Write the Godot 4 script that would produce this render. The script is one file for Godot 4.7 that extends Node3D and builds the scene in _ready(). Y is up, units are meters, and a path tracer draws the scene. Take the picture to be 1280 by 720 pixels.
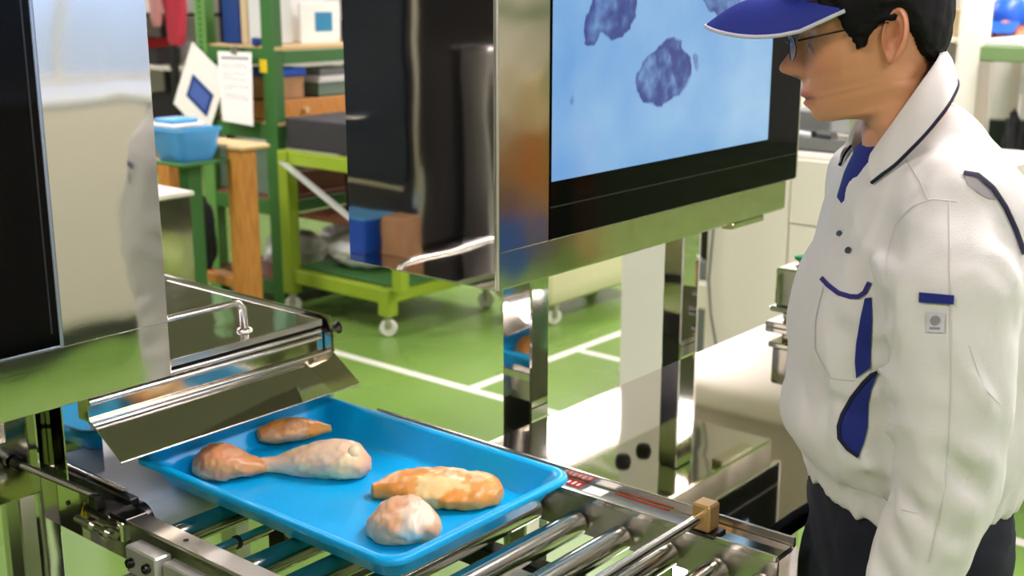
extends Node3D
# A food-inspection line: hooded conveyor, tray of chicken, two display cabinets and the man who watches them.
# x runs downstream along the belt, z towards the near side of the belt, y up; metres.

var used := {}
var M := {}
var rng := RandomNumberGenerator.new()

# ------------------------------------------------------------------ mesh builder
class MB:
	var v := PackedVector3Array()
	var n := PackedVector3Array()
	var u := PackedVector2Array()
	var c := PackedColorArray()
	var ix := PackedInt32Array()
	var tint := Color(1, 1, 1)

	func vert(p: Vector3, nn: Vector3, uv := Vector2.ZERO) -> int:
		v.append(p); n.append(nn); u.append(uv); c.append(tint)
		return v.size() - 1

	func tri(a: Vector3, b: Vector3, d: Vector3) -> void:   # counter-clockwise seen from outside
		var nn := (b - a).cross(d - a).normalized()
		var i := vert(a, nn)
		vert(b, nn); vert(d, nn)
		ix.append_array([i, i + 2, i + 1])

	func quad(a: Vector3, b: Vector3, d: Vector3, e: Vector3) -> void:
		var nn := (d - a).cross(e - b).normalized()
		var i := vert(a, nn, Vector2(0, 1))
		vert(b, nn, Vector2(1, 1)); vert(d, nn, Vector2(1, 0)); vert(e, nn, Vector2(0, 0))
		ix.append_array([i, i + 2, i + 1, i, i + 3, i + 2])

	func box(lo: Vector3, hi: Vector3, bev := 0.002, t := Transform3D.IDENTITY) -> void:
		var cc := (lo + hi) / 2.0
		var h := (hi - lo).abs() / 2.0
		var b: float = min(bev, min(h.x, min(h.y, h.z)) * 0.49)
		for ax in 3:
			for s in [-1.0, 1.0]:
				var b1 := (ax + 1) % 3
				var b2 := (ax + 2) % 3
				var pts := []
				for k in [[-1, -1], [1, -1], [1, 1], [-1, 1]]:
					var p := Vector3.ZERO
					p[ax] = s * h[ax]
					p[b1] = k[0] * (h[b1] - b)
					p[b2] = k[1] * (h[b2] - b)
					pts.append(t * (cc + p))
				if s > 0: quad(pts[0], pts[1], pts[2], pts[3])
				else: quad(pts[3], pts[2], pts[1], pts[0])
		if b < 0.0003:
			return
		for ax in 3:
			var b1 := (ax + 1) % 3
			var b2 := (ax + 2) % 3
			for s1 in [-1.0, 1.0]:
				for s2 in [-1.0, 1.0]:
					var p := [Vector3.ZERO, Vector3.ZERO, Vector3.ZERO, Vector3.ZERO]
					for k in 4:
						var q := Vector3.ZERO
						q[ax] = (h[ax] - b) * (1.0 if k == 1 or k == 2 else -1.0)
						q[b1] = s1 * (h[b1] - (0.0 if k < 2 else b))
						q[b2] = s2 * (h[b2] - (b if k < 2 else 0.0))
						p[k] = t * (cc + q)
					_out(p, t * cc)
		for sx in [-1.0, 1.0]:
			for sy in [-1.0, 1.0]:
				for sz in [-1.0, 1.0]:
					var s := Vector3(sx, sy, sz)
					var a := t * (cc + s * Vector3(h.x, h.y - b, h.z - b))
					var d := t * (cc + s * Vector3(h.x - b, h.y, h.z - b))
					var e := t * (cc + s * Vector3(h.x - b, h.y - b, h.z))
					if (d - a).cross(e - a).dot(a - t * cc) > 0: tri(a, d, e)
					else: tri(a, e, d)

	func _out(p: Array, from: Vector3) -> void:
		if (p[1] - p[0]).cross(p[3] - p[0]).dot(p[0] - from) > 0: quad(p[0], p[1], p[2], p[3])
		else: quad(p[3], p[2], p[1], p[0])

	# rows of points (all of one length) joined smoothly; closed wraps each row round
	func grid(rows: Array, closed := false, flip := false, caps := false) -> void:
		var m: int = rows[0].size()
		var r: int = rows.size()
		var base := v.size()
		var nn := PackedVector3Array()
		nn.resize(r * m)
		var q := PackedInt32Array()
		for i in r - 1:
			for j in (m if closed else m - 1):
				var j2 := (j + 1) % m
				q.append_array([i * m + j, i * m + j2, (i + 1) * m + j2, (i + 1) * m + j])
		for k in range(0, q.size(), 4):
			var a: Vector3 = rows[q[k] / m][q[k] % m]
			var b: Vector3 = rows[q[k + 1] / m][q[k + 1] % m]
			var d: Vector3 = rows[q[k + 2] / m][q[k + 2] % m]
			var e: Vector3 = rows[q[k + 3] / m][q[k + 3] % m]
			var w := (d - a).cross(e - b)
			if flip: w = -w
			for s in 4: nn[q[k + s]] += w
		for i in r:
			for j in m:
				vert(rows[i][j], nn[i * m + j].normalized(), Vector2(float(j) / max(1, m - 1), float(i) / max(1, r - 1)))
		for k in range(0, q.size(), 4):
			var a := base + q[k]; var b := base + q[k + 1]; var d := base + q[k + 2]; var e := base + q[k + 3]
			if flip: ix.append_array([a, b, d, a, d, e])
			else: ix.append_array([a, d, b, a, e, d])
		if caps:
			for end in [0, r - 1]:
				var mid := Vector3.ZERO
				for p in rows[end]: mid += p
				mid /= m
				for j in m:
					var a: Vector3 = rows[end][j]
					var b: Vector3 = rows[end][(j + 1) % m]
					if (end == 0) != flip: tri(mid, b, a)
					else: tri(mid, a, b)

	func cyl(a: Vector3, b: Vector3, r: float, r2 := -1.0, seg := 20) -> void:
		tube([a, b], [r, r if r2 < 0 else r2], seg)

	func ring(at: Vector3, x: Vector3, y: Vector3, r: float, seg: int) -> Array:
		var out := []
		for k in seg:
			var t := TAU * k / seg
			out.append(at + x * (cos(t) * r) + y * (sin(t) * r))
		return out

	func tube(pts: Array, radii: Array, seg := 12, caps := true) -> void:
		var rows := []
		var up := Vector3.UP
		for i in pts.size():
			var d: Vector3
			if i == 0: d = pts[1] - pts[0]
			elif i == pts.size() - 1: d = pts[i] - pts[i - 1]
			else: d = (pts[i + 1] - pts[i]).normalized() + (pts[i] - pts[i - 1]).normalized()
			d = d.normalized()
			if i == 0: up = Vector3.UP if abs(d.y) < 0.9 else Vector3.RIGHT
			var x := up.cross(d).normalized()
			up = d.cross(x).normalized()
			rows.append(ring(pts[i], x, up, radii[i] if i < radii.size() else radii[-1], seg))
		grid(rows, true, false, caps)

	# profile of (radius, height) turned about an axis
	func lathe(profile: Array, seg := 24, t := Transform3D.IDENTITY) -> void:
		var rows := []
		for p in profile:
			var row := []
			for k in seg:
				var a := -TAU * k / seg
				row.append(t * Vector3(cos(a) * p.x, p.y, sin(a) * p.x))
			rows.append(row)
		grid(rows, true, false, true)

	# a flat outline (x, y) given thickness along z, placed by t
	func prism(poly: PackedVector2Array, depth: float, t := Transform3D.IDENTITY) -> void:
		var p := poly.duplicate()
		if Geometry2D.is_polygon_clockwise(p): p.reverse()
		var t3 := Geometry2D.triangulate_polygon(p)
		var z0 := -depth / 2.0
		var z1 := depth / 2.0
		var ccw := 1.0
		for k in range(0, t3.size(), 3):
			var a := p[t3[k]]; var b := p[t3[k + 1]]; var d := p[t3[k + 2]]
			if (b - a).cross(d - a) < 0:
				var s := b; b = d; d = s
			tri(t * Vector3(a.x, a.y, z1), t * Vector3(b.x, b.y, z1), t * Vector3(d.x, d.y, z1))
			tri(t * Vector3(a.x, a.y, z0), t * Vector3(d.x, d.y, z0), t * Vector3(b.x, b.y, z0))
		for k in p.size():
			var a := p[k]; var b := p[(k + 1) % p.size()]
			quad(t * Vector3(a.x, a.y, z0), t * Vector3(b.x, b.y, z0), t * Vector3(b.x, b.y, z1), t * Vector3(a.x, a.y, z1))

	func mesh() -> ArrayMesh:
		var arr := []
		arr.resize(Mesh.ARRAY_MAX)
		arr[Mesh.ARRAY_VERTEX] = v
		arr[Mesh.ARRAY_NORMAL] = n
		arr[Mesh.ARRAY_TEX_UV] = u
		arr[Mesh.ARRAY_COLOR] = c
		arr[Mesh.ARRAY_INDEX] = ix
		var m := ArrayMesh.new()
		m.add_surface_from_arrays(Mesh.PRIMITIVE_TRIANGLES, arr)
		return m

# ------------------------------------------------------------------ scene helpers
func V(x: float, y: float, z: float) -> Vector3:
	return Vector3(x, y, z)

func numbered(called: String) -> String:
	var k: int = used.get(called, 0)
	used[called] = k + 1
	return called if k == 0 else "%s_%03d" % [called, k]

func tag(o: Node3D, label := "", category := "", group := "", kind := "") -> Node3D:
	if label: o.set_meta("label", label)
	if category: o.set_meta("category", category)
	if group: o.set_meta("group", group)
	if kind: o.set_meta("kind", kind)
	return o

func thing(called: String, label: String, category: String, at: Vector3, turn := 0.0, group := "") -> Node3D:
	var o := Node3D.new()
	o.name = numbered(called)
	add_child(o)
	o.position = at
	o.rotation.y = turn
	tag(o, label, category, group)
	return o

# one named mesh; geometry is given in the root's axes unless own is true (then in the parent's)
func obj(called: String, b: MB, mat: Material, parent: Node3D = null, own := false) -> MeshInstance3D:
	var o := MeshInstance3D.new()
	o.name = called if parent else numbered(called)
	var lo := b.v[0]
	var hi := b.v[0]
	for p in b.v:
		lo = lo.min(p); hi = hi.max(p)
	var base := Vector3((lo.x + hi.x) / 2, lo.y, (lo.z + hi.z) / 2)
	for i in b.v.size(): b.v[i] -= base
	o.mesh = b.mesh()
	o.material_override = mat
	o.cast_shadow = GeometryInstance3D.SHADOW_CASTING_SETTING_ON
	if parent:
		parent.add_child(o, true)
		if own:
			o.position = base
			if parent is MeshInstance3D: o.position -= parent.get_meta("at", Vector3.ZERO)
			o.set_meta("at", base)
		else:
			o.position = parent.global_transform.affine_inverse() * base
			o.basis = parent.global_basis.inverse()
	else:
		add_child(o)
		o.position = base
	return o

func again(o: MeshInstance3D, move: Vector3) -> MeshInstance3D:   # the same mesh once more, beside it
	var c := MeshInstance3D.new()
	c.name = String(o.name).rstrip("0123456789")
	c.mesh = o.mesh
	c.material_override = o.material_override
	o.get_parent().add_child(c, true)
	c.transform = o.transform
	c.position += move
	return c

func copy(o: Node3D, move: Vector3, label := "", turn := 0.0) -> Node3D:
	var c := o.duplicate() as Node3D
	c.name = numbered(String(o.name).rstrip("0123456789").rstrip("_"))
	add_child(c)
	c.position = o.position + move
	c.rotation.y += turn
	if label: c.set_meta("label", label)
	return c

func B(lo: Vector3, hi: Vector3, bev := 0.002) -> MB:
	var b := MB.new()
	b.box(lo, hi, bev)
	return b

func rod(pts: Array, r: float, seg := 12) -> MB:
	var b := MB.new()
	b.tube(pts, [r], seg)
	return b

func mat(called: String, col: Color, rough := 0.6, metal := 0.0) -> StandardMaterial3D:
	var m := StandardMaterial3D.new()
	m.resource_name = called
	m.albedo_color = col
	m.roughness = rough
	m.metallic = metal
	M[called] = m
	return m

func noise(freq: float, seed_: int, octaves := 3, size := 256, normal := false, strength := 4.0) -> NoiseTexture2D:
	var f := FastNoiseLite.new()
	f.seed = seed_
	f.frequency = freq
	f.fractal_octaves = octaves
	var t := NoiseTexture2D.new()
	t.width = size; t.height = size
	t.seamless = true
	t.noise = f
	t.as_normal_map = normal
	t.bump_strength = strength
	return t

func ramp(a: Color, b: Color) -> Gradient:
	var g := Gradient.new()
	g.set_color(0, a); g.set_color(1, b)
	return g

func triplanar(m: StandardMaterial3D, scale: float) -> void:
	m.uv1_triplanar = true
	m.uv1_world_triplanar = true
	m.uv1_scale = Vector3(scale, scale, scale)

func wavy(m: StandardMaterial3D, amount: float, scale: float, seed_: int) -> void:
	m.normal_enabled = true
	m.normal_texture = noise(0.008, seed_, 2, 256, true, 6.0)
	m.normal_scale = amount
	triplanar(m, scale)

func materials() -> void:
	wavy(mat("mirror steel", Color(0.83, 0.825, 0.81), 0.05, 1.0), 0.035, 2.0, 3)
	wavy(mat("sheet steel", Color(0.80, 0.77, 0.70), 0.10, 1.0), 0.06, 2.5, 5)
	mat("table steel", Color(0.86, 0.84, 0.80), 0.035, 1.0)
	mat("bright steel", Color(0.88, 0.86, 0.82), 0.22, 1.0)
	mat("satin steel", Color(0.80, 0.78, 0.74), 0.34, 1.0)
	mat("roller steel", Color(0.78, 0.77, 0.73), 0.17, 1.0)
	mat("dark steel", Color(0.30, 0.29, 0.28), 0.3, 1.0)
	mat("aluminium", Color(0.84, 0.83, 0.80), 0.42, 0.55)
	mat("black glass", Color(0.012, 0.013, 0.016), 0.06)
	M["black glass"].metallic_specular = 0.22
	mat("black plastic", Color(0.03, 0.03, 0.035), 0.45)
	mat("black rubber", Color(0.035, 0.035, 0.035), 0.7)
	mat("olive paint", Color(0.30, 0.36, 0.20), 0.35)
	mat("dark paint", Color(0.14, 0.135, 0.13), 0.3)
	mat("blue black", Color(0.07, 0.11, 0.15), 0.2)
	mat("dark cloth", Color(0.10, 0.10, 0.11), 0.9)
	mat("charcoal board", Color(0.17, 0.165, 0.17), 0.7)
	mat("bezel", Color(0.62, 0.66, 0.74), 0.25, 0.9)
	var belt := mat("belt", Color(0.72, 0.76, 0.80), 0.32)
	belt.metallic_specular = 0.6
	var tr := mat("tray blue", Color(0.0, 0.73, 1.0), 0.32)
	tr.subsurf_scatter_enabled = true
	tr.subsurf_scatter_strength = 0.05
	var fl := mat("floor green", Color(1, 1, 1), 0.22)
	fl.metallic_specular = 0.36
	var t := noise(0.006, 11, 4, 512)
	t.color_ramp = ramp(Color(0.42, 0.565, 0.25), Color(0.47, 0.60, 0.285))
	fl.albedo_texture = t
	var r := noise(0.01, 12, 3, 256)
	r.color_ramp = ramp(Color(0.20, 0.20, 0.20), Color(0.34, 0.34, 0.34))
	fl.roughness_texture = r
	fl.roughness = 1.0
	triplanar(fl, 0.35)
	mat("line white", Color(0.86, 0.87, 0.80), 0.45)
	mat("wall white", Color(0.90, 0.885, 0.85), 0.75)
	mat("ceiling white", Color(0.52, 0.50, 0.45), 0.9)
	mat("cabinet white", Color(0.90, 0.88, 0.81), 0.4)
	mat("pillar white", Color(0.88, 0.87, 0.82), 0.6)
	mat("bin cream", Color(0.84, 0.83, 0.66), 0.5)
	mat("caster white", Color(0.92, 0.91, 0.86), 0.4)
	mat("rack green", Color(0.20, 0.40, 0.17), 0.45)
	mat("rack green light", Color(0.36, 0.55, 0.26), 0.45)
	mat("trolley green", Color(0.56, 0.66, 0.17), 0.42)
	mat("cart green", Color(0.42, 0.53, 0.33), 0.5)
	var w := mat("wood", Color(1, 1, 1), 0.6)
	var wt := noise(0.02, 21, 4, 256)
	wt.color_ramp = ramp(Color(0.66, 0.42, 0.16), Color(0.80, 0.56, 0.24))
	w.albedo_texture = wt
	w.uv1_triplanar = true
	w.uv1_scale = Vector3(9, 1.2, 9)
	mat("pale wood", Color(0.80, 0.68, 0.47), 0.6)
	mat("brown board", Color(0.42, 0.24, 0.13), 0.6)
	var cb := mat("cardboard", Color(1, 1, 1), 0.85)
	var ct := noise(0.05, 22, 3, 128)
	ct.color_ramp = ramp(Color(0.62, 0.46, 0.30), Color(0.70, 0.54, 0.37))
	cb.albedo_texture = ct
	triplanar(cb, 2.0)
	mat("orange carton", Color(0.72, 0.42, 0.14), 0.8)
	mat("binder blue", Color(0.04, 0.20, 0.45), 0.5)
	mat("bright blue", Color(0.05, 0.30, 0.68), 0.4)
	mat("sky blue", Color(0.30, 0.62, 0.80), 0.4)
	mat("teal blue", Color(0.10, 0.50, 0.66), 0.5)
	var bp := mat("basket blue", Color(0.40, 0.70, 0.88, 0.62), 0.3)
	bp.transparency = BaseMaterial3D.TRANSPARENCY_ALPHA
	bp.backlight_enabled = true
	bp.backlight = Color(0.3, 0.6, 0.8)
	mat("red", Color(0.66, 0.09, 0.06), 0.5)
	mat("rose", Color(0.86, 0.22, 0.32), 0.6)
	mat("pink", Color(0.88, 0.60, 0.60), 0.6)
	mat("yellow", Color(0.90, 0.78, 0.10), 0.5)
	mat("beige", Color(0.76, 0.68, 0.52), 0.7)
	mat("cabinet beige", Color(0.72, 0.70, 0.63), 0.6)
	mat("paper", Color(0.93, 0.92, 0.88), 0.8)
	mat("grey box", Color(0.44, 0.46, 0.44), 0.6)
	mat("grey green box", Color(0.38, 0.46, 0.38), 0.5)
	mat("plum", Color(0.24, 0.14, 0.20), 0.7)
	mat("pale film", Color(0.82, 0.83, 0.80), 0.3)
	mat("button green", Color(0.05, 0.52, 0.27), 0.35)
	mat("brass", Color(0.74, 0.60, 0.38), 0.35, 0.6)
	mat("cloth white", Color(0.83, 0.82, 0.785), 0.88)
	M["cloth white"].rim_enabled = true
	M["cloth white"].rim = 0.15
	var weave := noise(0.25, 31, 2, 256, true, 3.0)
	M["cloth white"].normal_enabled = true
	M["cloth white"].normal_texture = weave
	M["cloth white"].normal_scale = 0.22
	M["cloth white"].uv1_triplanar = true
	M["cloth white"].uv1_scale = Vector3(9, 9, 9)
	mat("cloth seam", Color(0.795, 0.785, 0.75), 0.9)
	mat("cloth lining", Color(0.55, 0.54, 0.53), 0.9)
	mat("navy lining", Color(0.05, 0.06, 0.16), 0.85)
	mat("cloth blue", Color(0.04, 0.12, 0.44), 0.8)
	mat("piping violet", Color(0.16, 0.12, 0.42), 0.8)
	mat("cap blue", Color(0.06, 0.14, 0.50), 0.75)
	mat("trousers navy", Color(0.04, 0.055, 0.11), 0.9)
	mat("piping grey", Color(0.76, 0.75, 0.78), 0.7)
	var sk := mat("skin", Color(1, 1, 1), 0.5)
	sk.vertex_color_use_as_albedo = true
	sk.subsurf_scatter_enabled = true
	sk.subsurf_scatter_strength = 0.12
	mat("hair", Color(0.02, 0.015, 0.012), 0.62)
	M["hair"].metallic_specular = 0.3
	mat("spectacle frame", Color(0.16, 0.12, 0.10), 0.3, 0.7)
	var ln := mat("lens", Color(1, 1, 1, 0.02), 0.03)
	ln.metallic_specular = 0.2
	ln.transparency = BaseMaterial3D.TRANSPARENCY_ALPHA
	var meat := mat("meat", Color(1, 1, 1), 0.36)
	meat.vertex_color_use_as_albedo = true
	meat.subsurf_scatter_enabled = true
	meat.subsurf_scatter_strength = 0.2
	meat.normal_enabled = true
	meat.normal_texture = noise(0.03, 41, 4, 256, true, 5.0)
	meat.normal_scale = 0.22
	meat.uv1_triplanar = true
	meat.uv1_scale = Vector3(7, 7, 7)
	var gl := mat("pane", Color(1, 1, 1, 0.05), 0.02)
	gl.transparency = BaseMaterial3D.TRANSPARENCY_ALPHA
	var lamp := mat("lamp tube", Color(1, 1, 1), 0.5)
	lamp.emission_enabled = true
	lamp.emission = Color(0.985, 0.94, 0.97)
	lamp.emission_energy_multiplier = 4.0

# ------------------------------------------------------------------ lamps
const LAMPS := [
	[-4.9, -6.05], [-4.3, -6.05], [-6.8, -2.2], [-4.6, -2.4], [-4.6, 0.2],
	[-1.6, -6.0], [-1.5, -4.9], [-1.6, 0.9], [-0.3, -2.3],
	[1.4, -6.0], [0.8, -9.6], [4.4, -9.0], [1.4, -3.0], [1.4, 0.2],
	[-10.0, -6.2], [-9.0, -1.8], [-11.5, -4.0],
	[4.6, -4.5], [4.6, -0.8],
]

func _ready() -> void:
	rng.seed = 7
	# camera
	var cam := Camera3D.new()
	cam.name = "camera"
	cam.fov = 26.51
	cam.near = 0.05
	cam.far = 80.0
	add_child(cam)
	cam.position = Vector3(0, 1.66, 0)
	cam.rotation = Vector3(deg_to_rad(-14.02), deg_to_rad(39.86), 0)
	var at := CameraAttributesPhysical.new()
	at.frustum_focus_distance = 1.62
	at.frustum_focal_length = 50.94
	at.exposure_aperture = 7.0
	at.exposure_multiplier = 1.0
	cam.attributes = at
	cam.current = true
	# sky beyond the window, exposure
	var we := WorldEnvironment.new()
	we.name = "environment"
	var env := Environment.new()
	env.background_mode = Environment.BG_SKY
	var sm := ProceduralSkyMaterial.new()
	sm.sky_top_color = Color(0.62, 0.76, 0.97)
	sm.sky_horizon_color = Color(0.71, 0.82, 0.98)
	sm.ground_bottom_color = Color(0.62, 0.66, 0.72)
	sm.ground_horizon_color = Color(0.70, 0.81, 0.98)
	sm.ground_energy_multiplier = 1.0
	sm.sky_energy_multiplier = 1.1
	env.sky = Sky.new()
	env.sky.sky_material = sm
	env.tonemap_mode = Environment.TONE_MAPPER_LINEAR
	env.tonemap_exposure = 2.05
	env.sdfgi_enabled = true
	env.ssao_enabled = true
	env.ssil_enabled = true
	we.environment = env
	add_child(we)
	materials()
	for l in LAMPS: ceiling_lamp(l[0], l[1])
	room()
	table()
	right_display()
	left_display()
	tower()
	hood()
	lid_goods()
	belt_conveyor()
	roller_conveyor()
	machine_base()
	tray()
	chicken()
	control_box()
	man()
	background()
	worker()
	reflected()

func ceiling_lamp(x: float, z: float) -> void:
	var t := thing("ceiling_light", "white twin tube ceiling light over the workshop floor", "ceiling light", V(x, 3.0, z), 0.0, "ceiling lights of the workshop")
	obj("housing", B(V(x - 0.22, 2.94, z - 0.64), V(x + 0.22, 3.0, z + 0.64), 0.01), M["cabinet white"], t)
	for s in [-1, 1]:
		var b := MB.new()
		b.cyl(V(x + s * 0.11, 2.915, z - 0.6), V(x + s * 0.11, 2.915, z + 0.6), 0.028, -1, 12)
		obj("lamp_tube", b, M["lamp tube"], t)
	var l := AreaLight3D.new()
	l.name = "glow"
	l.area_size = Vector2(0.44, 1.2)
	l.light_energy = 3.0
	l.light_color = Color(0.985, 0.94, 0.97)
	l.shadow_enabled = true
	t.add_child(l)
	l.position = Vector3(0, -0.125, 0)
	l.rotation.x = -PI / 2

func struct(called: String, b: MB, m: Material, parent: Node3D = null) -> MeshInstance3D:
	var o := obj(called, b, m, parent)
	if parent == null: o.set_meta("kind", "structure")
	return o

func room() -> void:
	var fl := struct("floor", B(V(-14, -0.2, -12), V(6, 0, 4), 0), M["floor green"])
	for s in [[V(-9, 0, -3.66), V(0.6, 0.0016, -3.61)], [V(-3.295, 0, -7), V(-3.245, 0.0016, -3.66)], [V(-3.245, 0, -4.405), V(0.5, 0.0016, -4.355)]]:
		obj("line_marking", B(s[0], s[1], 0), M["line white"], fl)
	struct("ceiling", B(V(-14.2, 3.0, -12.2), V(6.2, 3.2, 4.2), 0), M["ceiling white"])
	struct("wall_far", B(V(-14.2, 0, -7.2), V(-1.2, 3.0, -7), 0), M["wall white"])
	struct("wall_recess", B(V(-1.4, 0, -12), V(-1.2, 3.0, -7.2), 0), M["wall white"])
	struct("wall_back", B(V(-1.4, 0, -12.2), V(6.2, 3.0, -12), 0), M["wall white"])
	struct("wall_near", B(V(-14.2, 0, 4), V(6.2, 3.0, 4.2), 0), M["wall white"])
	struct("wall_upstream", B(V(-14.2, 0, -7), V(-14, 3.0, 4), 0), M["wall white"])
	var b := MB.new()
	b.box(V(6, 0, -12), V(6.2, 0.95, 4), 0)
	b.box(V(6, 2.5, -12), V(6.2, 3.0, 4), 0)
	b.box(V(6, 0.95, -12), V(6.2, 2.5, -6.6), 0)
	b.box(V(6, 0.95, -0.4), V(6.2, 2.5, 4), 0)
	struct("wall_downstream", b, M["wall white"])
	var w := struct("window_1", B(V(6.02, 0.93, -6.6), V(6.16, 0.98, -0.4), 0.004), M["cabinet white"])
	for k in 5:
		obj("mullion", B(V(6.06, 0.98, -6.6 + k * 1.5375), V(6.12, 2.5, -6.55 + k * 1.5375), 0.003), M["cabinet white"], w)
	for k in 4:
		obj("pane", B(V(6.085, 0.98, -6.55 + k * 1.5375), V(6.091, 2.5, -5.0625 + k * 1.5375), 0), M["pane"], w)
	struct("column", B(V(-2.58, 0, -3.92), V(-2.34, 3.0, -3.73), 0.012), M["pillar white"])

# ------------------------------------------------------------------ the machine
func bolt(t: Node3D, at: Vector3, axis: Vector3, r := 0.006, h := 0.006, parent_mat := "satin steel") -> void:
	var b := MB.new()
	b.cyl(at, at + axis * h, r, r * 0.92, 6)
	b.cyl(at + axis * h, at + axis * (h + 0.0012), r * 0.45, r * 0.4, 10)
	obj("bolt", b, M[parent_mat], t)

func table() -> void:
	var t := thing("side_table", "mirror polished steel table reaching from the roller track to the standing man", "table", V(-1.0, 0, -1.95))
	obj("table_top", B(V(-1.272, 0.896, -2.62), V(-0.745, 0.910, -1.457), 0.0015), M["table steel"], t)
	obj("front_lip", B(V(-1.272, 0.872, -1.468), V(-0.745, 0.8955, -1.457), 0.001), M["mirror steel"], t)
	obj("end_lip", B(V(-0.755, 0.872, -2.62), V(-0.745, 0.8955, -1.469), 0.001), M["dark steel"], t)
	obj("back_lip", B(V(-1.272, 0.872, -2.62), V(-1.262, 0.8955, -1.469), 0.001), M["mirror steel"], t)
	for x in [-1.25, -0.79]:
		for z in [-1.53, -2.55]:
			obj("leg", B(V(x - 0.02, 0.02, z - 0.02), V(x + 0.02, 0.872, z + 0.02), 0.003), M["satin steel"], t)
			obj("foot", rod([V(x, 0, z), V(x, 0.02, z)], 0.03, 16), M["black rubber"], t)
	obj("shelf", B(V(-1.27, 0.30, -2.57), V(-0.77, 0.315, -1.51), 0.002), M["mirror steel"], t)

func right_display() -> void:
	var t := thing("display_stand", "mirror steel display cabinet on two posts with a large lit X-ray picture", "display", V(-1.33, 0, -1.93))
	var x0 := -1.577
	var x1 := -1.234
	var z0 := -2.41
	var z1 := -1.44
	obj("cabinet_body", B(V(-1.485, 1.19, z0 + 0.003), V(x1 - 0.012, 1.90, z1 - 0.006), 0.002), M["sheet steel"], t)
	obj("side_panel", B(V(x0, 1.182, z1 - 0.006), V(x1 - 0.004, 1.90, z1), 0.0012), M["mirror steel"], t)
	obj("corner_trim", B(V(x1 - 0.004, 1.181, z1 - 0.006), V(x1 + 0.0005, 1.90, z1 + 0.0005), 0.0008), M["satin steel"], t)
	obj("rear_flange", B(V(x0, 1.32, z0 + 0.003), V(-1.485, 1.90, z1 - 0.006), 0.002), M["sheet steel"], t)
	obj("under_panel", B(V(-1.485, 1.178, z0), V(x1 - 0.004, 1.19, z1 - 0.0065), 0.001), M["mirror steel"], t)
	# front plate: a frame round the screen opening
	var b := MB.new()
	b.box(V(x1 - 0.012, 1.1815, z0), V(x1, 1.242, z1 - 0.0062), 0.001)
	b.box(V(x1 - 0.012, 1.242, -1.5735), V(x1, 1.90, z1 - 0.0062), 0.001)
	obj("front_plate", b, M["sheet steel"], t)
	var gl := obj("screen_surround", B(V(x1 - 0.008, 1.244, -2.449), V(x1 + 0.002, 1.90, -1.5745), 0.001), M["black glass"], t)
	obj("edge_strip", B(V(x1 - 0.009, 1.244, -2.4535), V(x1 + 0.003, 1.90, -2.4495), 0.0008), M["bright steel"], t)
	obj("bottom_edge_strip", B(V(x1 - 0.008, 1.2422, -2.449), V(x1 + 0.003, 1.2438, -1.5745), 0.0004), M["bright steel"], t)
	obj("seam_groove", B(V(x1 + 0.002, 1.297, -2.449), V(x1 + 0.0028, 1.299, -1.5745), 0), M["dark steel"], t)
	# the lit picture
	var sc := MB.new()
	var zl := -1.5765
	var zr := -2.312
	var yb := 1.341
	var yt := 1.775
	var xs := x1 + 0.0026
	sc.quad(V(xs, yb, zl), V(xs, yb, zr), V(xs, yt, zr), V(xs, yt, zl))
	var m := mat("lit screen", Color(0.02, 0.02, 0.025), 0.06)
	m.emission_enabled = true
	m.emission = Color.WHITE
	m.emission_operator = BaseMaterial3D.EMISSION_OP_MULTIPLY
	m.emission_texture = ImageTexture.create_from_image(xray_picture())
	m.emission_energy_multiplier = 0.43
	obj("lit_screen", sc, m, t)
	var l := AreaLight3D.new()
	l.name = "screen_glow"
	l.area_size = Vector2(0.70, 0.42)
	l.light_color = Color(0.62, 0.80, 1.0)
	l.light_energy = 0.03
	l.shadow_enabled = true
	t.add_child(l)
	l.position = V(xs + 0.004, (yb + yt) / 2, (zl + zr) / 2) - t.position
	l.rotation.y = -PI / 2
	var tb := MB.new()
	tb.box(V(x1 - 0.03, 1.165, -2.322), V(x1 - 0.002, 1.1785, -2.19), 0.002)
	obj("latch_plate", tb, M["sheet steel"], t)
	for z in [-1.618, -2.117]:
		obj("post", B(V(-1.374 if z > -2.0 else -1.354, 0.02, z - (0.052 if z > -2.0 else 0.064)), V(-1.307, 1.1775, z), 0.003), M["mirror steel"], t)
		obj("post_foot", B(V(-1.42, 0, z - 0.10), V(-1.27, 0.02, z + 0.04), 0.003), M["satin steel"], t)
	for z in [-2.08, -2.16, -2.27]:
		var cg := MB.new()
		cg.lathe([Vector2(0.0, 0.0), Vector2(0.013, 0.001), Vector2(0.016, 0.006), Vector2(0.018, 0.016)], 18, Transform3D(Basis(), V(-1.42, 1.162, z)))
		obj("cable_gland", cg, M["black rubber"], t)

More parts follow.
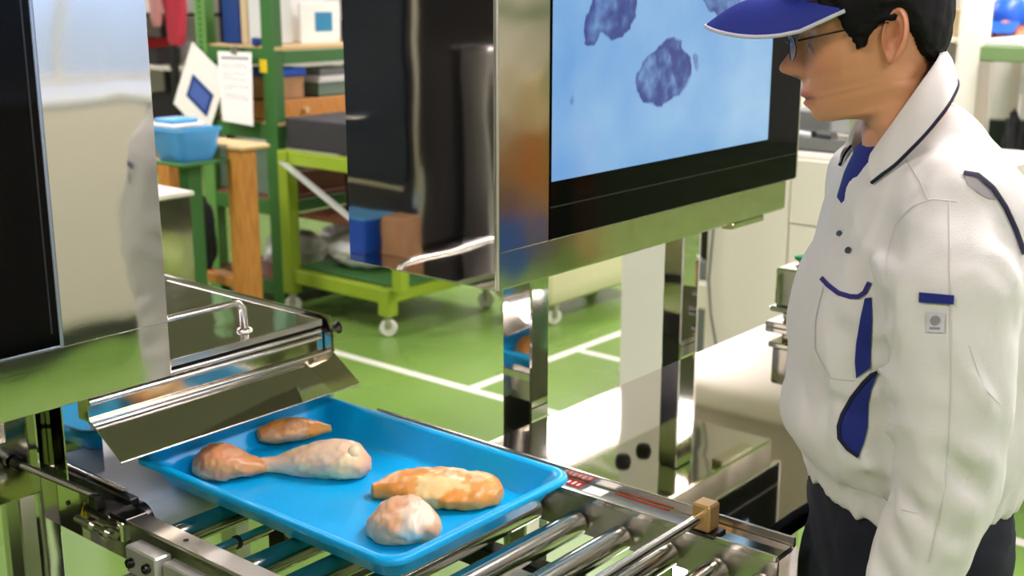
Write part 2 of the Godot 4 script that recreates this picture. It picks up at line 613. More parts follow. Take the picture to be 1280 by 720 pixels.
# the X-ray picture on the screen: translucent pieces of meat on pale blue, as shares of the picture's width and height
func xray_picture() -> Image:
	var w := 700
	var h := 414
	var im := Image.create(w, h, false, Image.FORMAT_RGB8)
	var n := FastNoiseLite.new()
	n.seed = 5
	n.frequency = 0.012
	n.fractal_octaves = 4
	var lumps := [
		[[[0.321, 0.337], [0.327, 0.379], [0.349, 0.42], [0.379, 0.454], [0.417, 0.483], [0.456, 0.504], [0.488, 0.512], [0.512, 0.514], [0.528, 0.491], [0.529, 0.461], [0.556, 0.449], [0.569, 0.418], [0.573, 0.364], [0.564, 0.327], [0.545, 0.299], [0.521, 0.271], [0.489, 0.245], [0.456, 0.237], [0.408, 0.243], [0.361, 0.265], [0.334, 0.297]], 0.62],
		[[[0.476, 0.484], [0.523, 0.455], [0.56, 0.438], [0.571, 0.364], [0.553, 0.313], [0.52, 0.302], [0.493, 0.349], [0.475, 0.403]], 0.75],
		[[[0.582, 0.439], [0.604, 0.438], [0.613, 0.399], [0.6, 0.366], [0.586, 0.386]], 0.22],
		[[[0.118, 0.559], [0.124, 0.605], [0.143, 0.658], [0.156, 0.72], [0.19, 0.80], [0.25, 0.82], [0.30, 0.78], [0.312, 0.696], [0.32, 0.654], [0.314, 0.599], [0.293, 0.551], [0.265, 0.524], [0.222, 0.523], [0.172, 0.536], [0.152, 0.508], [0.132, 0.501], [0.114, 0.515]], 0.66],
		[[[0.232, 0.696], [0.25, 0.78], [0.30, 0.76], [0.312, 0.696], [0.318, 0.612], [0.293, 0.558], [0.26, 0.539], [0.241, 0.601]], 0.5],
		[[[0.615, 0.678], [0.634, 0.64], [0.67, 0.609], [0.707, 0.582], [0.743, 0.599], [0.797, 0.636], [0.832, 0.675], [0.81, 0.77], [0.735, 0.80], [0.63, 0.757]], 0.6],
		[[[0.42, 0.80], [0.46, 0.74], [0.54, 0.75], [0.57, 0.82], [0.53, 0.92], [0.45, 0.91]], 0.6],
		[[[0.06, 0.30], [0.07, 0.29], [0.08, 0.31], [0.07, 0.33]], 0.1],
	]
	for y in h:
		for x in w:
			var px := float(x) / w
			var py := 1.0 - float(y) / h
			var nn := n.get_noise_2d(x * 0.4, y * 0.4)
			im.set_pixel(x, y, Color(0.46, 0.67, 0.90).lerp(Color(0.66, 0.82, 0.95), clampf(0.25 + 0.45 * px + 0.35 * nn + 0.12 * sin(py * 9.0), 0, 1)))
	for l in lumps:
		var poly := PackedVector2Array()
		var lo := Vector2(1e9, 1e9)
		var hi := Vector2(-1e9, -1e9)
		for p in l[0]:
			var q := Vector2(p[0] * w, (1.0 - p[1]) * h)
			poly.append(q)
			lo = lo.min(q); hi = hi.max(q)
		for y in range(maxi(0, int(lo.y) - 6), mini(h, int(hi.y) + 7)):
			for x in range(maxi(0, int(lo.x) - 6), mini(w, int(hi.x) + 7)):
				var q := Vector2(x + 9.0 * n.get_noise_2d(x * 1.5, y * 1.5), y + 9.0 * n.get_noise_2d(x * 1.5 + 500, y * 1.5))
				var d := 1e9
				for k in poly.size():
					d = minf(d, q.distance_to(Geometry2D.get_closest_point_to_segment(q, poly[k], poly[(k + 1) % poly.size()])))
				if not Geometry2D.is_point_in_polygon(q, poly): d = -d
				var fine := n.get_noise_2d(x * 2.2 + 900.0, y * 2.2)
				var edge := smoothstep(-2.0, 3.0, d)
				var rim := exp(-pow((d - 4.0) / 4.0, 2)) * 0.18
				var k2: float = clampf(edge * (l[1] + rim + 0.55 * fine + 0.35 * n.get_noise_2d(x * 0.7, y * 0.7)), 0, 0.95)
				im.set_pixel(x, y, im.get_pixel(x, y).lerp(Color(0.23, 0.29, 0.56), k2))
	return im

func left_display() -> void:
	var t := thing("display_cabinet", "mirror steel display cabinet with a dark unlit screen above the steel hood", "display", V(-1.4, 1.193, -0.4))
	var x0 := -1.577
	var x1 := -1.234
	var z0 := -0.828
	var z1 := 0.14
	obj("cabinet_body", B(V(x0, 1.206, z0 + 0.005), V(x1 - 0.008, 1.90, z1), 0.002), M["sheet steel"], t)
	obj("side_panel", B(V(x0, 1.194, z0), V(x1 - 0.004, 1.90, z0 + 0.005), 0.001), M["sheet steel"], t)
	var b := MB.new()
	b.box(V(x1 - 0.008, 1.193, z0), V(x1, 1.262, z1), 0.0008)
	b.box(V(x1 - 0.008, 1.262, z0), V(x1, 1.90, -0.690), 0.0008)
	obj("front_plate", b, M["mirror steel"], t)
	obj("under_panel", B(V(x0, 1.193, z0 + 0.005), V(x1 - 0.008, 1.206, z1), 0.001), M["mirror steel"], t)
	var f := MB.new()
	f.box(V(x1 - 0.008, 1.2625, -0.6895), V(x1 + 0.0015, 1.90, -0.6855), 0.0006)
	f.box(V(x1 - 0.008, 1.2625, -0.6855), V(x1 + 0.0015, 1.265, z1), 0.0006)
	obj("screen_rim", f, M["bezel"], t)
	obj("dark_screen", B(V(x1 - 0.008, 1.265, -0.6855), V(x1 + 0.0008, 1.90, z1), 0.0004), M["black glass"], t)
	obj("inner_bezel", B(V(x1 + 0.0008, 1.28, -0.6775), V(x1 + 0.0013, 1.90, -0.6755), 0), M["black plastic"], t)
	for z in [-0.72, 0.05]:
		obj("support_post", B(V(-1.56, 1.06, z - 0.03), V(-1.51, 1.193, z + 0.03), 0.002), M["sheet steel"], t)
		obj("support_arm", B(V(-1.753, 1.06, z - 0.03), V(-1.56, 1.085, z + 0.03), 0.002), M["sheet steel"], t)

func tower() -> void:
	# the dark housing of the inspection unit, upstream of the near display; it shows in the far display's side panel
	var t := thing("inspection_tower", "tall dark housing of the inspection unit mirrored in the display stand's side", "machine", V(-2.6, 0, -0.5))
	obj("housing", B(V(-3.3, 1.082, -0.93), V(-1.90, 2.0, 0.1), 0.006), M["dark paint"], t)
	obj("service_door", B(V(-2.75, 1.22, -0.942), V(-1.93, 1.95, -0.93), 0.004), M["blue black"], t)
	obj("edge_trim", B(V(-1.90, 1.095, -0.945), V(-1.885, 2.0, -0.93), 0.001), M["bright steel"], t)
	obj("door_trim", B(V(-2.75, 1.205, -0.946), V(-1.93, 1.217, -0.93), 0.001), M["bright steel"], t)
	obj("cooling_duct", B(V(-1.885, 1.082, -0.80), V(-1.80, 1.52, -0.60), 0.004), M["satin steel"], t)
	obj("door_handle", rod([V(-2.05, 1.36, -0.945), V(-2.05, 1.36, -0.965), V(-2.18, 1.36, -0.965), V(-2.18, 1.36, -0.945)], 0.005, 10), M["bright steel"], t)

func hood() -> void:
	var t := thing("conveyor_hood", "steel hood over the belt, slanted flap in front and bar handle on its lid", "hood", V(-1.85, 0.885, -1.15))
	# tunnel sides and roof over the belt
	obj("far_wall", B(V(-2.25, 0.885, -1.447), V(-1.64, 1.068, -1.438), 0.001), M["sheet steel"], t)
	obj("near_wall", B(V(-2.25, 0.8875, -0.966), V(-1.707, 1.068, -0.957), 0.001), M["sheet steel"], t)
	var lid := obj("lid", B(V(-2.06, 1.069, -1.385), V(-1.600, 1.081, -0.77), 0.0015), M["mirror steel"], t)
	obj("lid_edge", B(V(-1.6, 1.070, -1.386), V(-1.597, 1.0815, -0.77), 0.0006), M["bright steel"], t)
	obj("lid_end_edge", B(V(-2.06, 1.070, -1.388), V(-1.597, 1.0815, -1.3855), 0.0006), M["bright steel"], t)
	var hb := MB.new()
	hb.tube([V(-1.645, 1.081, -1.255), V(-1.645, 1.120, -1.253), V(-1.645, 1.131, -1.243), V(-1.645, 1.133, -1.22), V(-1.645, 1.133, -0.98), V(-1.645, 1.131, -0.957), V(-1.645, 1.120, -0.947), V(-1.645, 1.081, -0.945)], [0.0065], 14)
	obj("handle", hb, M["bright steel"], t)
	for z in [-1.255, -0.945]:
		var hf := MB.new()
		hf.lathe([Vector2(0.013, 0), Vector2(0.013, 0.003), Vector2(0.008, 0.006)], 18, Transform3D(Basis(), V(-1.645, 1.081, z)))
		obj("handle_foot", hf, M["bright steel"], t)
	# the gap and the rails below the lid's edge
	obj("gap_strip", B(V(-1.64, 1.052, -1.385), V(-1.612, 1.0685, -0.77), 0), M["black plastic"], t)
	obj("upper_rail", rod([V(-1.607, 1.0575, -1.39), V(-1.607, 1.0575, -0.93)], 0.0048, 14), M["bright steel"], t)
	obj("lower_rail", rod([V(-1.607, 1.0455, -1.39), V(-1.607, 1.0455, -0.93)], 0.0048, 14), M["bright steel"], t)
	obj("front_face", B(V(-1.640, 1.014, -1.40), V(-1.611, 1.052, -0.93), 0.001), M["sheet steel"], t)
	# end bracket with its knob
	var eb := MB.new()
	eb.prism(PackedVector2Array([Vector2(-1.66, 1.0), Vector2(-1.60, 1.0), Vector2(-1.592, 1.02), Vector2(-1.592, 1.062), Vector2(-1.602, 1.078), Vector2(-1.618, 1.0835), Vector2(-1.66, 1.0835)]), 0.006, Transform3D(Basis(), V(0, 0, -1.405)))
	obj("end_bracket", eb, M["sheet steel"], t)
	var kb := MB.new()
	kb.tube([V(-1.615, 1.052, -1.408), V(-1.615, 1.052, -1.432), V(-1.615, 1.052, -1.440), V(-1.615, 1.052, -1.446)], [0.006, 0.006, 0.012, 0.004], 14)
	obj("end_knob", kb, M["dark steel"], t)
	# the ridge and the slanted flap
	obj("ridge", rod([V(-1.606, 1.0155, -1.42), V(-1.606, 1.0155, -0.928)], 0.0035, 12), M["bright steel"], t)
	var fl := MB.new()
	var dn := (V(-1.53, 0.970, 0) - V(-1.606, 1.0155, 0))
	var nn := V(-dn.y, dn.x, 0).normalized() * 0.0011
	var a := V(-1.606, 1.0155, -0.930)
	var ln := V(0, 0, -1.345 + 0.930)
	_plate(fl, a, a + ln, a + ln + dn, a + dn, nn)
	obj("flap", fl, M["mirror steel"], t)
	var fe := MB.new()
	fe.tube([V(-1.5295, 0.9698, -0.928), V(-1.5295, 0.9698, -1.412)], [0.0016], 8)
	obj("flap_edge", fe, M["bright steel"], t)
	var wg := MB.new()
	var p := a + ln
	_plate(wg, p, p + V(0.0, -0.002, -0.072), p + V(-0.004, -0.004, -0.072) + dn, p + dn, nn)
	obj("flap_wing", wg, M["sheet steel"], t)
	# the curtain behind the flap and the mirror plate at the near side
	obj("tunnel_curtain", B(V(-1.70, 0.945, -1.435), V(-1.696, 1.066, -1.004), 0.001), M["black rubber"], t)
	obj("cheek_plate", B(V(-1.706, 0.8875, -1.004), V(-1.702, 1.066, -0.938), 0.001), M["mirror steel"], t)
	if lid: pass

func lid_goods() -> void:
	var u := thing("blue_tub", "blue tub on the hood's lid, mirrored in the display stand's side panel", "tub", V(-2.0, 1.081, -1.02))
	open_bin(u, V(-2.05, 1.0815, -1.08), V(-1.92, 1.16, -0.99), M["bright blue"], "tub_shell", 0.004)
	obj("tub_rim", B(V(-2.054, 1.16, -1.084), V(-1.916, 1.166, -0.986), 0.001), M["sky blue"], u)
	simple("small_carton", "small brown carton beside the blue tub on the hood's lid", "carton", V(-1.90, 1.0815, -1.05), V(-1.83, 1.17, -0.99), "cardboard", "", 0.002)

func _plate(b: MB, a: Vector3, c: Vector3, d: Vector3, e: Vector3, n: Vector3) -> void:
	var top := [a + n, c + n, d + n, e + n]
	var bot := [a - n, c - n, d - n, e - n]
	var f := (d - a).cross(e - c).dot(n) > 0
	if f:
		b.quad(top[0], top[1], top[2], top[3]); b.quad(bot[3], bot[2], bot[1], bot[0])
	else:
		b.quad(top[3], top[2], top[1], top[0]); b.quad(bot[0], bot[1], bot[2], bot[3])
	for k in 4:
		var j := (k + 1) % 4
		if f: b.quad(top[j], top[k], bot[k], bot[j])
		else: b.quad(top[k], top[j], bot[j], bot[k])

func belt_conveyor() -> void:
	var t := thing("belt_conveyor", "pale grey belt conveyor whose rounded nose ends under the hood flap", "conveyor", V(-2.1, 0.2, -1.2))
	var b := MB.new()
	var rows := []
	var prof := [V(-3.3, 0.878, 0), V(-1.70, 0.878, 0), V(-1.60, 0.878, 0), V(-1.565, 0.878, 0)]
	for k in range(1, 13):
		var a := PI / 2 - PI * k / 12.0
		prof.append(V(-1.565 + cos(a) * 0.027, 0.851 + sin(a) * 0.027, 0))
	prof.append(V(-3.3, 0.824, 0))
	for z in [-0.985, -1.425]:
		var r := []
		for p in prof: r.append(p + V(0, 0, z))
		rows.append(r)
	b.grid(rows, false, true)
	obj("belt", b, M["belt"], t)
	obj("nose_roller", rod([V(-1.565, 0.851, -0.957), V(-1.565, 0.851, -1.45)], 0.0255, 24), M["bright steel"], t)
	var c := MB.new()
	c.tube([V(-1.565, 0.851, -0.984), V(-1.565, 0.851, -0.962), V(-1.565, 0.851, -0.956)], [0.029, 0.029, 0.022], 24)
	obj("roller_cap", c, M["dark steel"], t)
	obj("slider_bed", B(V(-3.3, 0.83, -1.42), V(-1.60, 0.872, -0.99), 0.002), M["dark steel"], t)
	obj("edge_guide", B(V(-2.3, 0.866, -0.983), V(-1.575, 0.886, -0.966), 0.002), M["black plastic"], t)
	obj("edge_rod", rod([V(-1.70, 0.8905, -0.976), V(-1.60, 0.8905, -0.976)], 0.004, 10), M["bright steel"], t)
	obj("side_plate", B(V(-1.845, 0.775, -0.973), V(-1.50, 0.862, -0.969), 0.001), M["sheet steel"], t)
	obj("far_side_plate", B(V(-2.3, 0.775, -1.452), V(-1.535, 0.862, -1.448), 0.001), M["sheet steel"], t)
	obj("screw_head", rod([V(-1.765, 0.826, -0.969), V(-1.765, 0.826, -0.9665)], 0.004, 12), M["dark steel"], t)
	# warning sticker: yellow triangle with a black border and mark
	var w := MB.new()
	var T := Transform3D(Basis(), V(-1.716, 0.824, -0.9683))
	w.prism(PackedVector2Array([Vector2(-0.017, -0.013), Vector2(0.017, -0.013), Vector2(0, 0.017)]), 0.0004, T)
	var st := obj("warning_sticker", w, M["yellow"], t)
	st.set_meta("label", "yellow triangular warning sticker")
	var w2 := MB.new()
	var T2 := Transform3D(Basis(), V(-1.716, 0.824, -0.9679))
	var o := [Vector2(-0.0165, -0.0125), Vector2(0.0165, -0.0125), Vector2(0, 0.0165)]
	for k in 3:
		var p: Vector2 = o[k]; var q: Vector2 = o[(k + 1) % 3]
		w2.prism(PackedVector2Array([p, q, q * 0.80, p * 0.80]), 0.0003, T2)
	w2.prism(PackedVector2Array([Vector2(-0.0016, -0.002), Vector2(0.0016, -0.002), Vector2(0.0022, 0.007), Vector2(-0.0022, 0.007)]), 0.0003, T2)
	w2.prism(PackedVector2Array([Vector2(-0.0016, -0.0065), Vector2(0.0016, -0.0065), Vector2(0.0016, -0.0035), Vector2(-0.0016, -0.0035)]), 0.0003, T2)
	obj("warning_mark", w2, M["black plastic"], t)
	# belt tensioner at the nose
	obj("tensioner_block", B(V(-1.60, 0.838, -0.956), V(-1.538, 0.872, -0.925), 0.003), M["bright steel"], t)
	obj("tensioner_plate", B(V(-1.63, 0.868, -0.962), V(-1.56, 0.878, -0.918), 0.002), M["dark steel"], t)
	obj("tensioner_screw", rod([V(-1.645, 0.853, -0.915), V(-1.54, 0.853, -0.915)], 0.006, 12), M["bright steel"], t)
	obj("tensioner_nut", rod([V(-1.612, 0.853, -0.915), V(-1.598, 0.853, -0.915)], 0.011, 6), M["bright steel"], t)
	obj("tensioner_nut", rod([V(-1.568, 0.853, -0.915), V(-1.556, 0.853, -0.915)], 0.011, 6), M["bright steel"], t)
	obj("guide_rod", rod([V(-1.749, 0.930, -0.8775), V(-1.60, 0.897, -0.927)], 0.0055, 12), M["satin steel"], t)
	obj("guide_bracket", B(V(-1.612, 0.878, -0.936), V(-1.592, 0.902, -0.918), 0.002), M["dark steel"], t)
	obj("rod_socket", rod([V(-1.749, 0.930, -0.8775), V(-1.735, 0.929, -0.880)], 0.011, 12), M["dark steel"], t)
	for z in [-0.985, -1.435]:
		for x in [-1.95, -2.9]:
			obj("leg", B(V(x - 0.025, 0.0, z - 0.02), V(x + 0.025, 0.83, z + 0.02), 0.003), M["satin steel"], t)

func roller_conveyor() -> void:
	var t := thing("roller_track", "steel roller track with bare rollers running past the mirror polished table", "conveyor", V(-1.1, 0, -1.17))
	# rails
	var lr := MB.new()
	lr.box(V(-1.527, 0.894, -0.937), V(-0.66, 0.900, -0.903), 0.001)
	lr.box(V(-1.527, 0.835, -0.937), V(-0.66, 0.894, -0.932), 0.001)
	obj("near_rail", lr, M["satin steel"], t)
	obj("rail_end_cap", B(V(-1.5295, 0.8925, -0.938), V(-1.485, 0.9015, -0.902), 0.001), M["dark steel"], t)
	for x in [-1.365, -1.10, -0.85]:
		obj("rail_hole", rod([V(x, 0.8995, -0.920), V(x, 0.9005, -0.920)], 0.004, 14), M["black plastic"], t)
	var rr := MB.new()
	rr.box(V(-1.53, 0.893, -1.449), V(-0.70, 0.897, -1.404), 0.001)
	rr.box(V(-1.53, 0.835, -1.409), V(-0.70, 0.893, -1.404), 0.001)
	obj("far_rail", rr, M["satin steel"], t)
	obj("far_rail_lip", B(V(-1.53, 0.893, -1.4035), V(-0.70, 0.903, -1.4), 0.0008), M["bright steel"], t)
	obj("far_rail_edge", B(V(-1.53, 0.897, -1.4555), V(-0.70, 0.912, -1.4505), 0.0008), M["bright steel"], t)
	obj("rail_joint_plate", B(V(-0.84, 0.897, -1.448), V(-0.702, 0.9, -1.408), 0.0008), M["sheet steel"], t)
	# labels on the far rail
	obj("red_tape", B(V(-1.115, 0.8972, -1.447), V(-1.055, 0.8976, -1.425), 0), M["red"], t)
	obj("white_tape", B(V(-1.045, 0.8972, -1.445), V(-1.01, 0.8976, -1.42), 0), M["paper"], t)
	obj("red_line", B(V(-1.0, 0.8972, -1.447), V(-0.90, 0.8976, -1.443), 0), M["red"], t)
	var ltr := MB.new()
	for k in 6:
		ltr.box(V(-1.112 + k * 0.0095, 0.8976, -1.443 + 0.003 * (k % 2)), V(-1.108 + k * 0.0095, 0.8979, -1.430), 0)
	obj("tape_print", ltr, M["paper"], t)
	# rollers
	var first: MeshInstance3D
	var xs := [-1.462, -1.290, -1.205, -1.118, -1.032, -0.950, -0.868, -0.786, -0.715]
	for x in xs:
		if first == null:
			var b := MB.new()
			b.lathe([Vector2(0.0, 0), Vector2(0.012, 0), Vector2(0.0125, 0.004), Vector2(0.0175, 0.005), Vector2(0.0195, 0.008), Vector2(0.0195, 0.445), Vector2(0.0175, 0.448), Vector2(0.0125, 0.449), Vector2(0.012, 0.453), Vector2(0, 0.453)], 28, Transform3D(Basis(Vector3.RIGHT, -PI / 2), V(x, 0.858, -0.945)))
			first = obj("roller", b, M["roller steel"], t)
		else:
			again(first, V(x - xs[0], 0, 0))
	var f2: MeshInstance3D
	for x in xs:
		if f2 == null:
			f2 = obj("axle", rod([V(x, 0.858, -0.936), V(x, 0.858, -1.408)], 0.006, 10), M["dark steel"], t)
		else:
			again(f2, V(x - xs[0], 0, 0))
	# thin shaft with a sensor disc between two rollers
	obj("thin_shaft", rod([V(-1.377, 0.858, -0.938), V(-1.377, 0.858, -1.09)], 0.0085, 14), M["bright steel"], t)
	obj("shaft_collar", rod([V(-1.377, 0.858, -1.012), V(-1.377, 0.858, -1.018)], 0.0105, 14), M["black plastic"], t)
	obj("sensor_disc", rod([V(-1.357, 0.858, -1.105), V(-1.351, 0.858, -1.105)], 0.0195, 24), M["aluminium"], t)
	obj("sensor_hub", rod([V(-1.351, 0.858, -1.105), V(-1.345, 0.858, -1.105)], 0.008, 14), M["dark steel"], t)
	obj("sensor_bracket", B(V(-1.40, 0.80, -1.13), V(-1.358, 0.87, -1.09), 0.002), M["dark steel"], t)
	# machined blocks bolted under the near rail
	for q in [[-1.448, -1.375, 0.842, 0.884, -0.902, -0.874], [-1.452, -1.305, 0.790, 0.838, -0.900, -0.858], [-1.368, -1.16, 0.846, 0.880, -0.902, -0.880], [-1.298, -1.05, 0.790, 0.834, -0.900, -0.862], [-1.15, -0.95, 0.846, 0.880, -0.902, -0.880]]:
		obj("clamp_block", B(V(q[0], q[2], q[4]), V(q[1], q[3], q[5]), 0.0025), M["aluminium"], t)
	for p in [V(-1.432, 0.862, -0.874), V(-1.392, 0.866, -0.874), V(-1.43, 0.818, -0.858), V(-1.37, 0.822, -0.858), V(-1.33, 0.864, -0.880), V(-1.28, 0.862, -0.880), V(-1.20, 0.864, -0.880), V(-1.25, 0.815, -0.862), V(-1.12, 0.815, -0.862), V(-1.10, 0.864, -0.880)]:
		bolt(t, p, V(0, 0, 1), 0.0075, 0.008, "dark steel")
	obj("support_strip", B(V(-1.40, 0.74, -0.905), V(-0.7, 0.795, -0.868), 0.002), M["aluminium"], t)
	# cross bars and feet under the rollers
	for x in [-1.40, -1.0, -0.72]:
		obj("cross_bar", B(V(x - 0.02, 0.70, -1.405), V(x + 0.02, 0.735, -0.935), 0.002), M["dark steel"], t)
	obj("drive_box", B(V(-1.12, 0.68, -1.31), V(-0.98, 0.80, -1.20), 0.004), M["cabinet white"], t)
	obj("cable_duct", B(V(-1.36, 0.735, -1.395), V(-0.68, 0.775, -1.36), 0.003), M["black plastic"], t)
	for z in [-0.92, -1.42]:
		for x in [-1.25, -0.75]:
			obj("leg", B(V(x - 0.02, 0.0, z - 0.014), V(x + 0.02, 0.835, z + 0.014), 0.003), M["satin steel"], t)
	# stop rod that ends in a brass block on the far rail
	obj("stop_rod", rod([V(-0.822, 0.925, -0.92), V(-0.822, 0.925, -1.405)], 0.0075, 14), M["bright steel"], t)
	var sb := obj("stop_block", B(V(-0.836, 0.904, -1.428), V(-0.806, 0.945, -1.398), 0.003), M["brass"], t)
	sb.set_meta("label", "small brass block at the end of the stop rod")
	obj("stop_foot", B(V(-0.842, 0.899, -1.43), V(-0.796, 0.905, -1.395), 0.001), M["dark steel"], t)
	obj("stop_post", B(V(-0.83, 0.90, -0.93), V(-0.814, 0.933, -0.912), 0.002), M["dark steel"], t)

func machine_base() -> void:
	var t := thing("machine_cabinet", "mirror steel machine cabinet standing behind the belt under the dark screen", "machine", V(-1.95, 0, -0.45))
	obj("upper_housing", B(V(-2.5, 0.86, -0.93), V(-1.762, 1.066, 0.1), 0.003), M["sheet steel"], t)
	obj("corner_post", B(V(-1.775, 0.45, -0.944), V(-1.748, 1.066, -0.916), 0.002), M["mirror steel"], t)
	obj("front_panel", B(V(-1.758, 0.885, -0.900), V(-1.752, 1.06, -0.52), 0.001), M["sheet steel"], t)
	obj("front_panel", B(V(-1.758, 0.885, -0.515), V(-1.752, 1.06, 0.08), 0.001), M["sheet steel"], t)
	obj("panel_catch", B(V(-1.752, 0.958, -0.845), V(-1.738, 0.972, -0.80), 0.002), M["dark steel"], t)
	obj("panel_catch", B(V(-1.752, 0.91, -0.86), V(-1.738, 0.92, -0.83), 0.002), M["bright steel"], t)
	obj("lower_housing", B(V(-2.5, 0.10, -0.35), V(-2.0, 0.855, 0.1), 0.003), M["dark steel"], t)
	obj("lower_shelf", B(V(-2.40, 0.22, -0.90), V(-1.86, 0.52, 0.08), 0.004), M["dark paint"], t)
	obj("lower_panel", B(V(-2.0, 0.30, -0.33), V(-1.994, 0.84, 0.08), 0.001), M["sheet steel"], t)
	obj("drip_tray", B(V(-1.76, 0.615, -0.96), V(-1.30, 0.625, -0.55), 0.002), M["olive paint"], t)
	obj("drip_tray_lip", B(V(-1.76, 0.625, -0.965), V(-1.30, 0.65, -0.96), 0.001), M["olive paint"], t)
	obj("tray_bracket", B(V(-1.80, 0.58, -0.93), V(-1.32, 0.614, -0.90), 0.002), M["dark steel"], t)
	obj("motor_body", rod([V(-1.95, 0.74, -0.60), V(-1.64, 0.74, -0.60)], 0.075, 20), M["dark steel"], t)
	obj("motor_hanger", B(V(-1.85, 0.81, -0.66), V(-1.77, 0.862, -0.54), 0.003), M["dark steel"], t)
	obj("motor_flange", B(V(-1.64, 0.66, -0.68), V(-1.62, 0.82, -0.52), 0.003), M["satin steel"], t)
	for x in [-2.42, -1.88]:
		for z in [-0.83, 0.02]:
			obj("foot", rod([V(x, 0, z), V(x, 0.86, z)], 0.022, 16), M["satin steel"], t)

func tray() -> void:
	var t := thing("food_tray", "bright blue plastic tray holding raw chicken on the rollers", "tray", V(-1.325, 0.876, -1.205))
	var b := MB.new()
	var x0 := -1.640
	var x1 := -1.045
	var z0 := -1.408
	var z1 := -1.010
	var rows := []
	# inset, height, corner radius; first the outer wall upwards, then over the rim and down inside
	for k in [[0.20, 0.8786, 0.05], [0.046, 0.8786, 0.03], [0.040, 0.8795, 0.03], [0.034, 0.884, 0.032], [0.0135, 0.918, 0.034], [0.012, 0.920, 0.034], [0.003, 0.9195, 0.036], [0.0, 0.921, 0.037], [0.0, 0.9275, 0.037], [0.0025, 0.9305, 0.036], [0.008, 0.931, 0.034], [0.013, 0.9295, 0.032], [0.0155, 0.926, 0.032], [0.036, 0.889, 0.032], [0.042, 0.8835, 0.032], [0.052, 0.8815, 0.03], [0.12, 0.8812, 0.04], [0.185, 0.8812, 0.01]]:
		var row := []
		var i: float = k[0]
		var r: float = k[2]
		for q in 4:
			var cx: float = (x1 - i - r) if q in [0, 3] else (x0 + i + r)
			var cz: float = (z1 - i - r) if q in [0, 1] else (z0 + i + r)
			for s in 9:
				var a := (q + s / 8.0) * PI / 2
				row.append(V(cx + cos(a) * r, k[1], cz + sin(a) * r))
		rows.append(row)
	b.grid(rows, true, true, true)
	obj("tray_shell", b, M["tray blue"], t)

# a piece of meat: rings along an axis, lumpy, flattened where it lies on the tray
func meat_piece(called: String, label: String, axis: Array, widths: Array, heights: Array, cols: Array, seed_: int, lump := 0.10, ridges := 0.0) -> Node3D:
	var n := FastNoiseLite.new()
	n.seed = seed_
	n.frequency = 28.0
	n.fractal_octaves = 3
	var mid := Vector3.ZERO
	for p in axis: mid += p
	mid /= axis.size()
	mid.y = 0.8815
	var t := thing(called, label, "chicken", mid, 0.0, "raw chicken pieces in the blue tray")
	var b := MB.new()
	var rows := []
	var cs := PackedColorArray()
	var steps := 64
	var seg := 52
	for i in steps + 1:
		var f := float(i) / steps * (axis.size() - 1)
		var p := spline(axis, f)
		var d := (spline(axis, f + 0.05) - spline(axis, f - 0.05))
		d.y = 0
		d = d.normalized()
		var side := V(-d.z, 0, d.x)
		var e := 1.0
		if i == 0 or i == steps: e = 0.05
		var w: float = spline1(widths, f) * e
		var h: float = spline1(heights, f) * e
		var row := []
		for j in seg:
			var a := TAU * j / seg
			var dirv := side * cos(a) * w + Vector3.UP * sin(a) * h
			var q := p + dirv
			var k := n.get_noise_3d(q.x, q.y, q.z)
			q += dirv * (k * lump * 2.2 + 0.025 * n.get_noise_3d(q.x * 2.7 + 9.0, q.y * 2.7, q.z * 2.7) + ridges * sin(f * 9.0 + 3.0 * k) * maxf(0.0, sin(a)))
			q.y = max(q.y, 0.8818 + 0.002 * (1 + sin(a)))
			row.append(q)
			var kk := clampf(0.5 + 1.1 * n.get_noise_3d(q.x * 0.55 + 3, q.y * 0.55, q.z * 0.55), 0, 1)
			var c: Color = cols[0].lerp(cols[1], smoothstep(0.35, 0.62, kk))
			if cols.size() > 2: c = c.lerp(cols[2], smoothstep(0.62, 0.74, kk))
			if cols.size() > 3: c = c.lerp(cols[3], smoothstep(0.75, 1.0, f / (axis.size() - 1.0)) * 0.9)
			cs.append(c.srgb_to_linear())
		rows.append(row)
	b.grid(rows, true)
	for i in b.c.size(): b.c[i] = cs[i]
	obj("flesh", b, M["meat"], t)
	return t

func spline(pts: Array, f: float) -> Vector3:
	var n := pts.size()
	var i := clampi(int(floor(f)), 0, n - 2)
	var g := clampf(f - i, 0.0, 1.0)
	return (pts[i] as Vector3).cubic_interpolate(pts[i + 1], pts[max(0, i - 1)], pts[min(n - 1, i + 2)], g)

func spline1(pts: Array, f: float) -> float:
	var n := pts.size()
	var i := clampi(int(floor(f)), 0, n - 2)
	return cubic_interpolate(pts[i], pts[i + 1], pts[max(0, i - 1)], pts[min(n - 1, i + 2)], clampf(f - i, 0.0, 1.0))

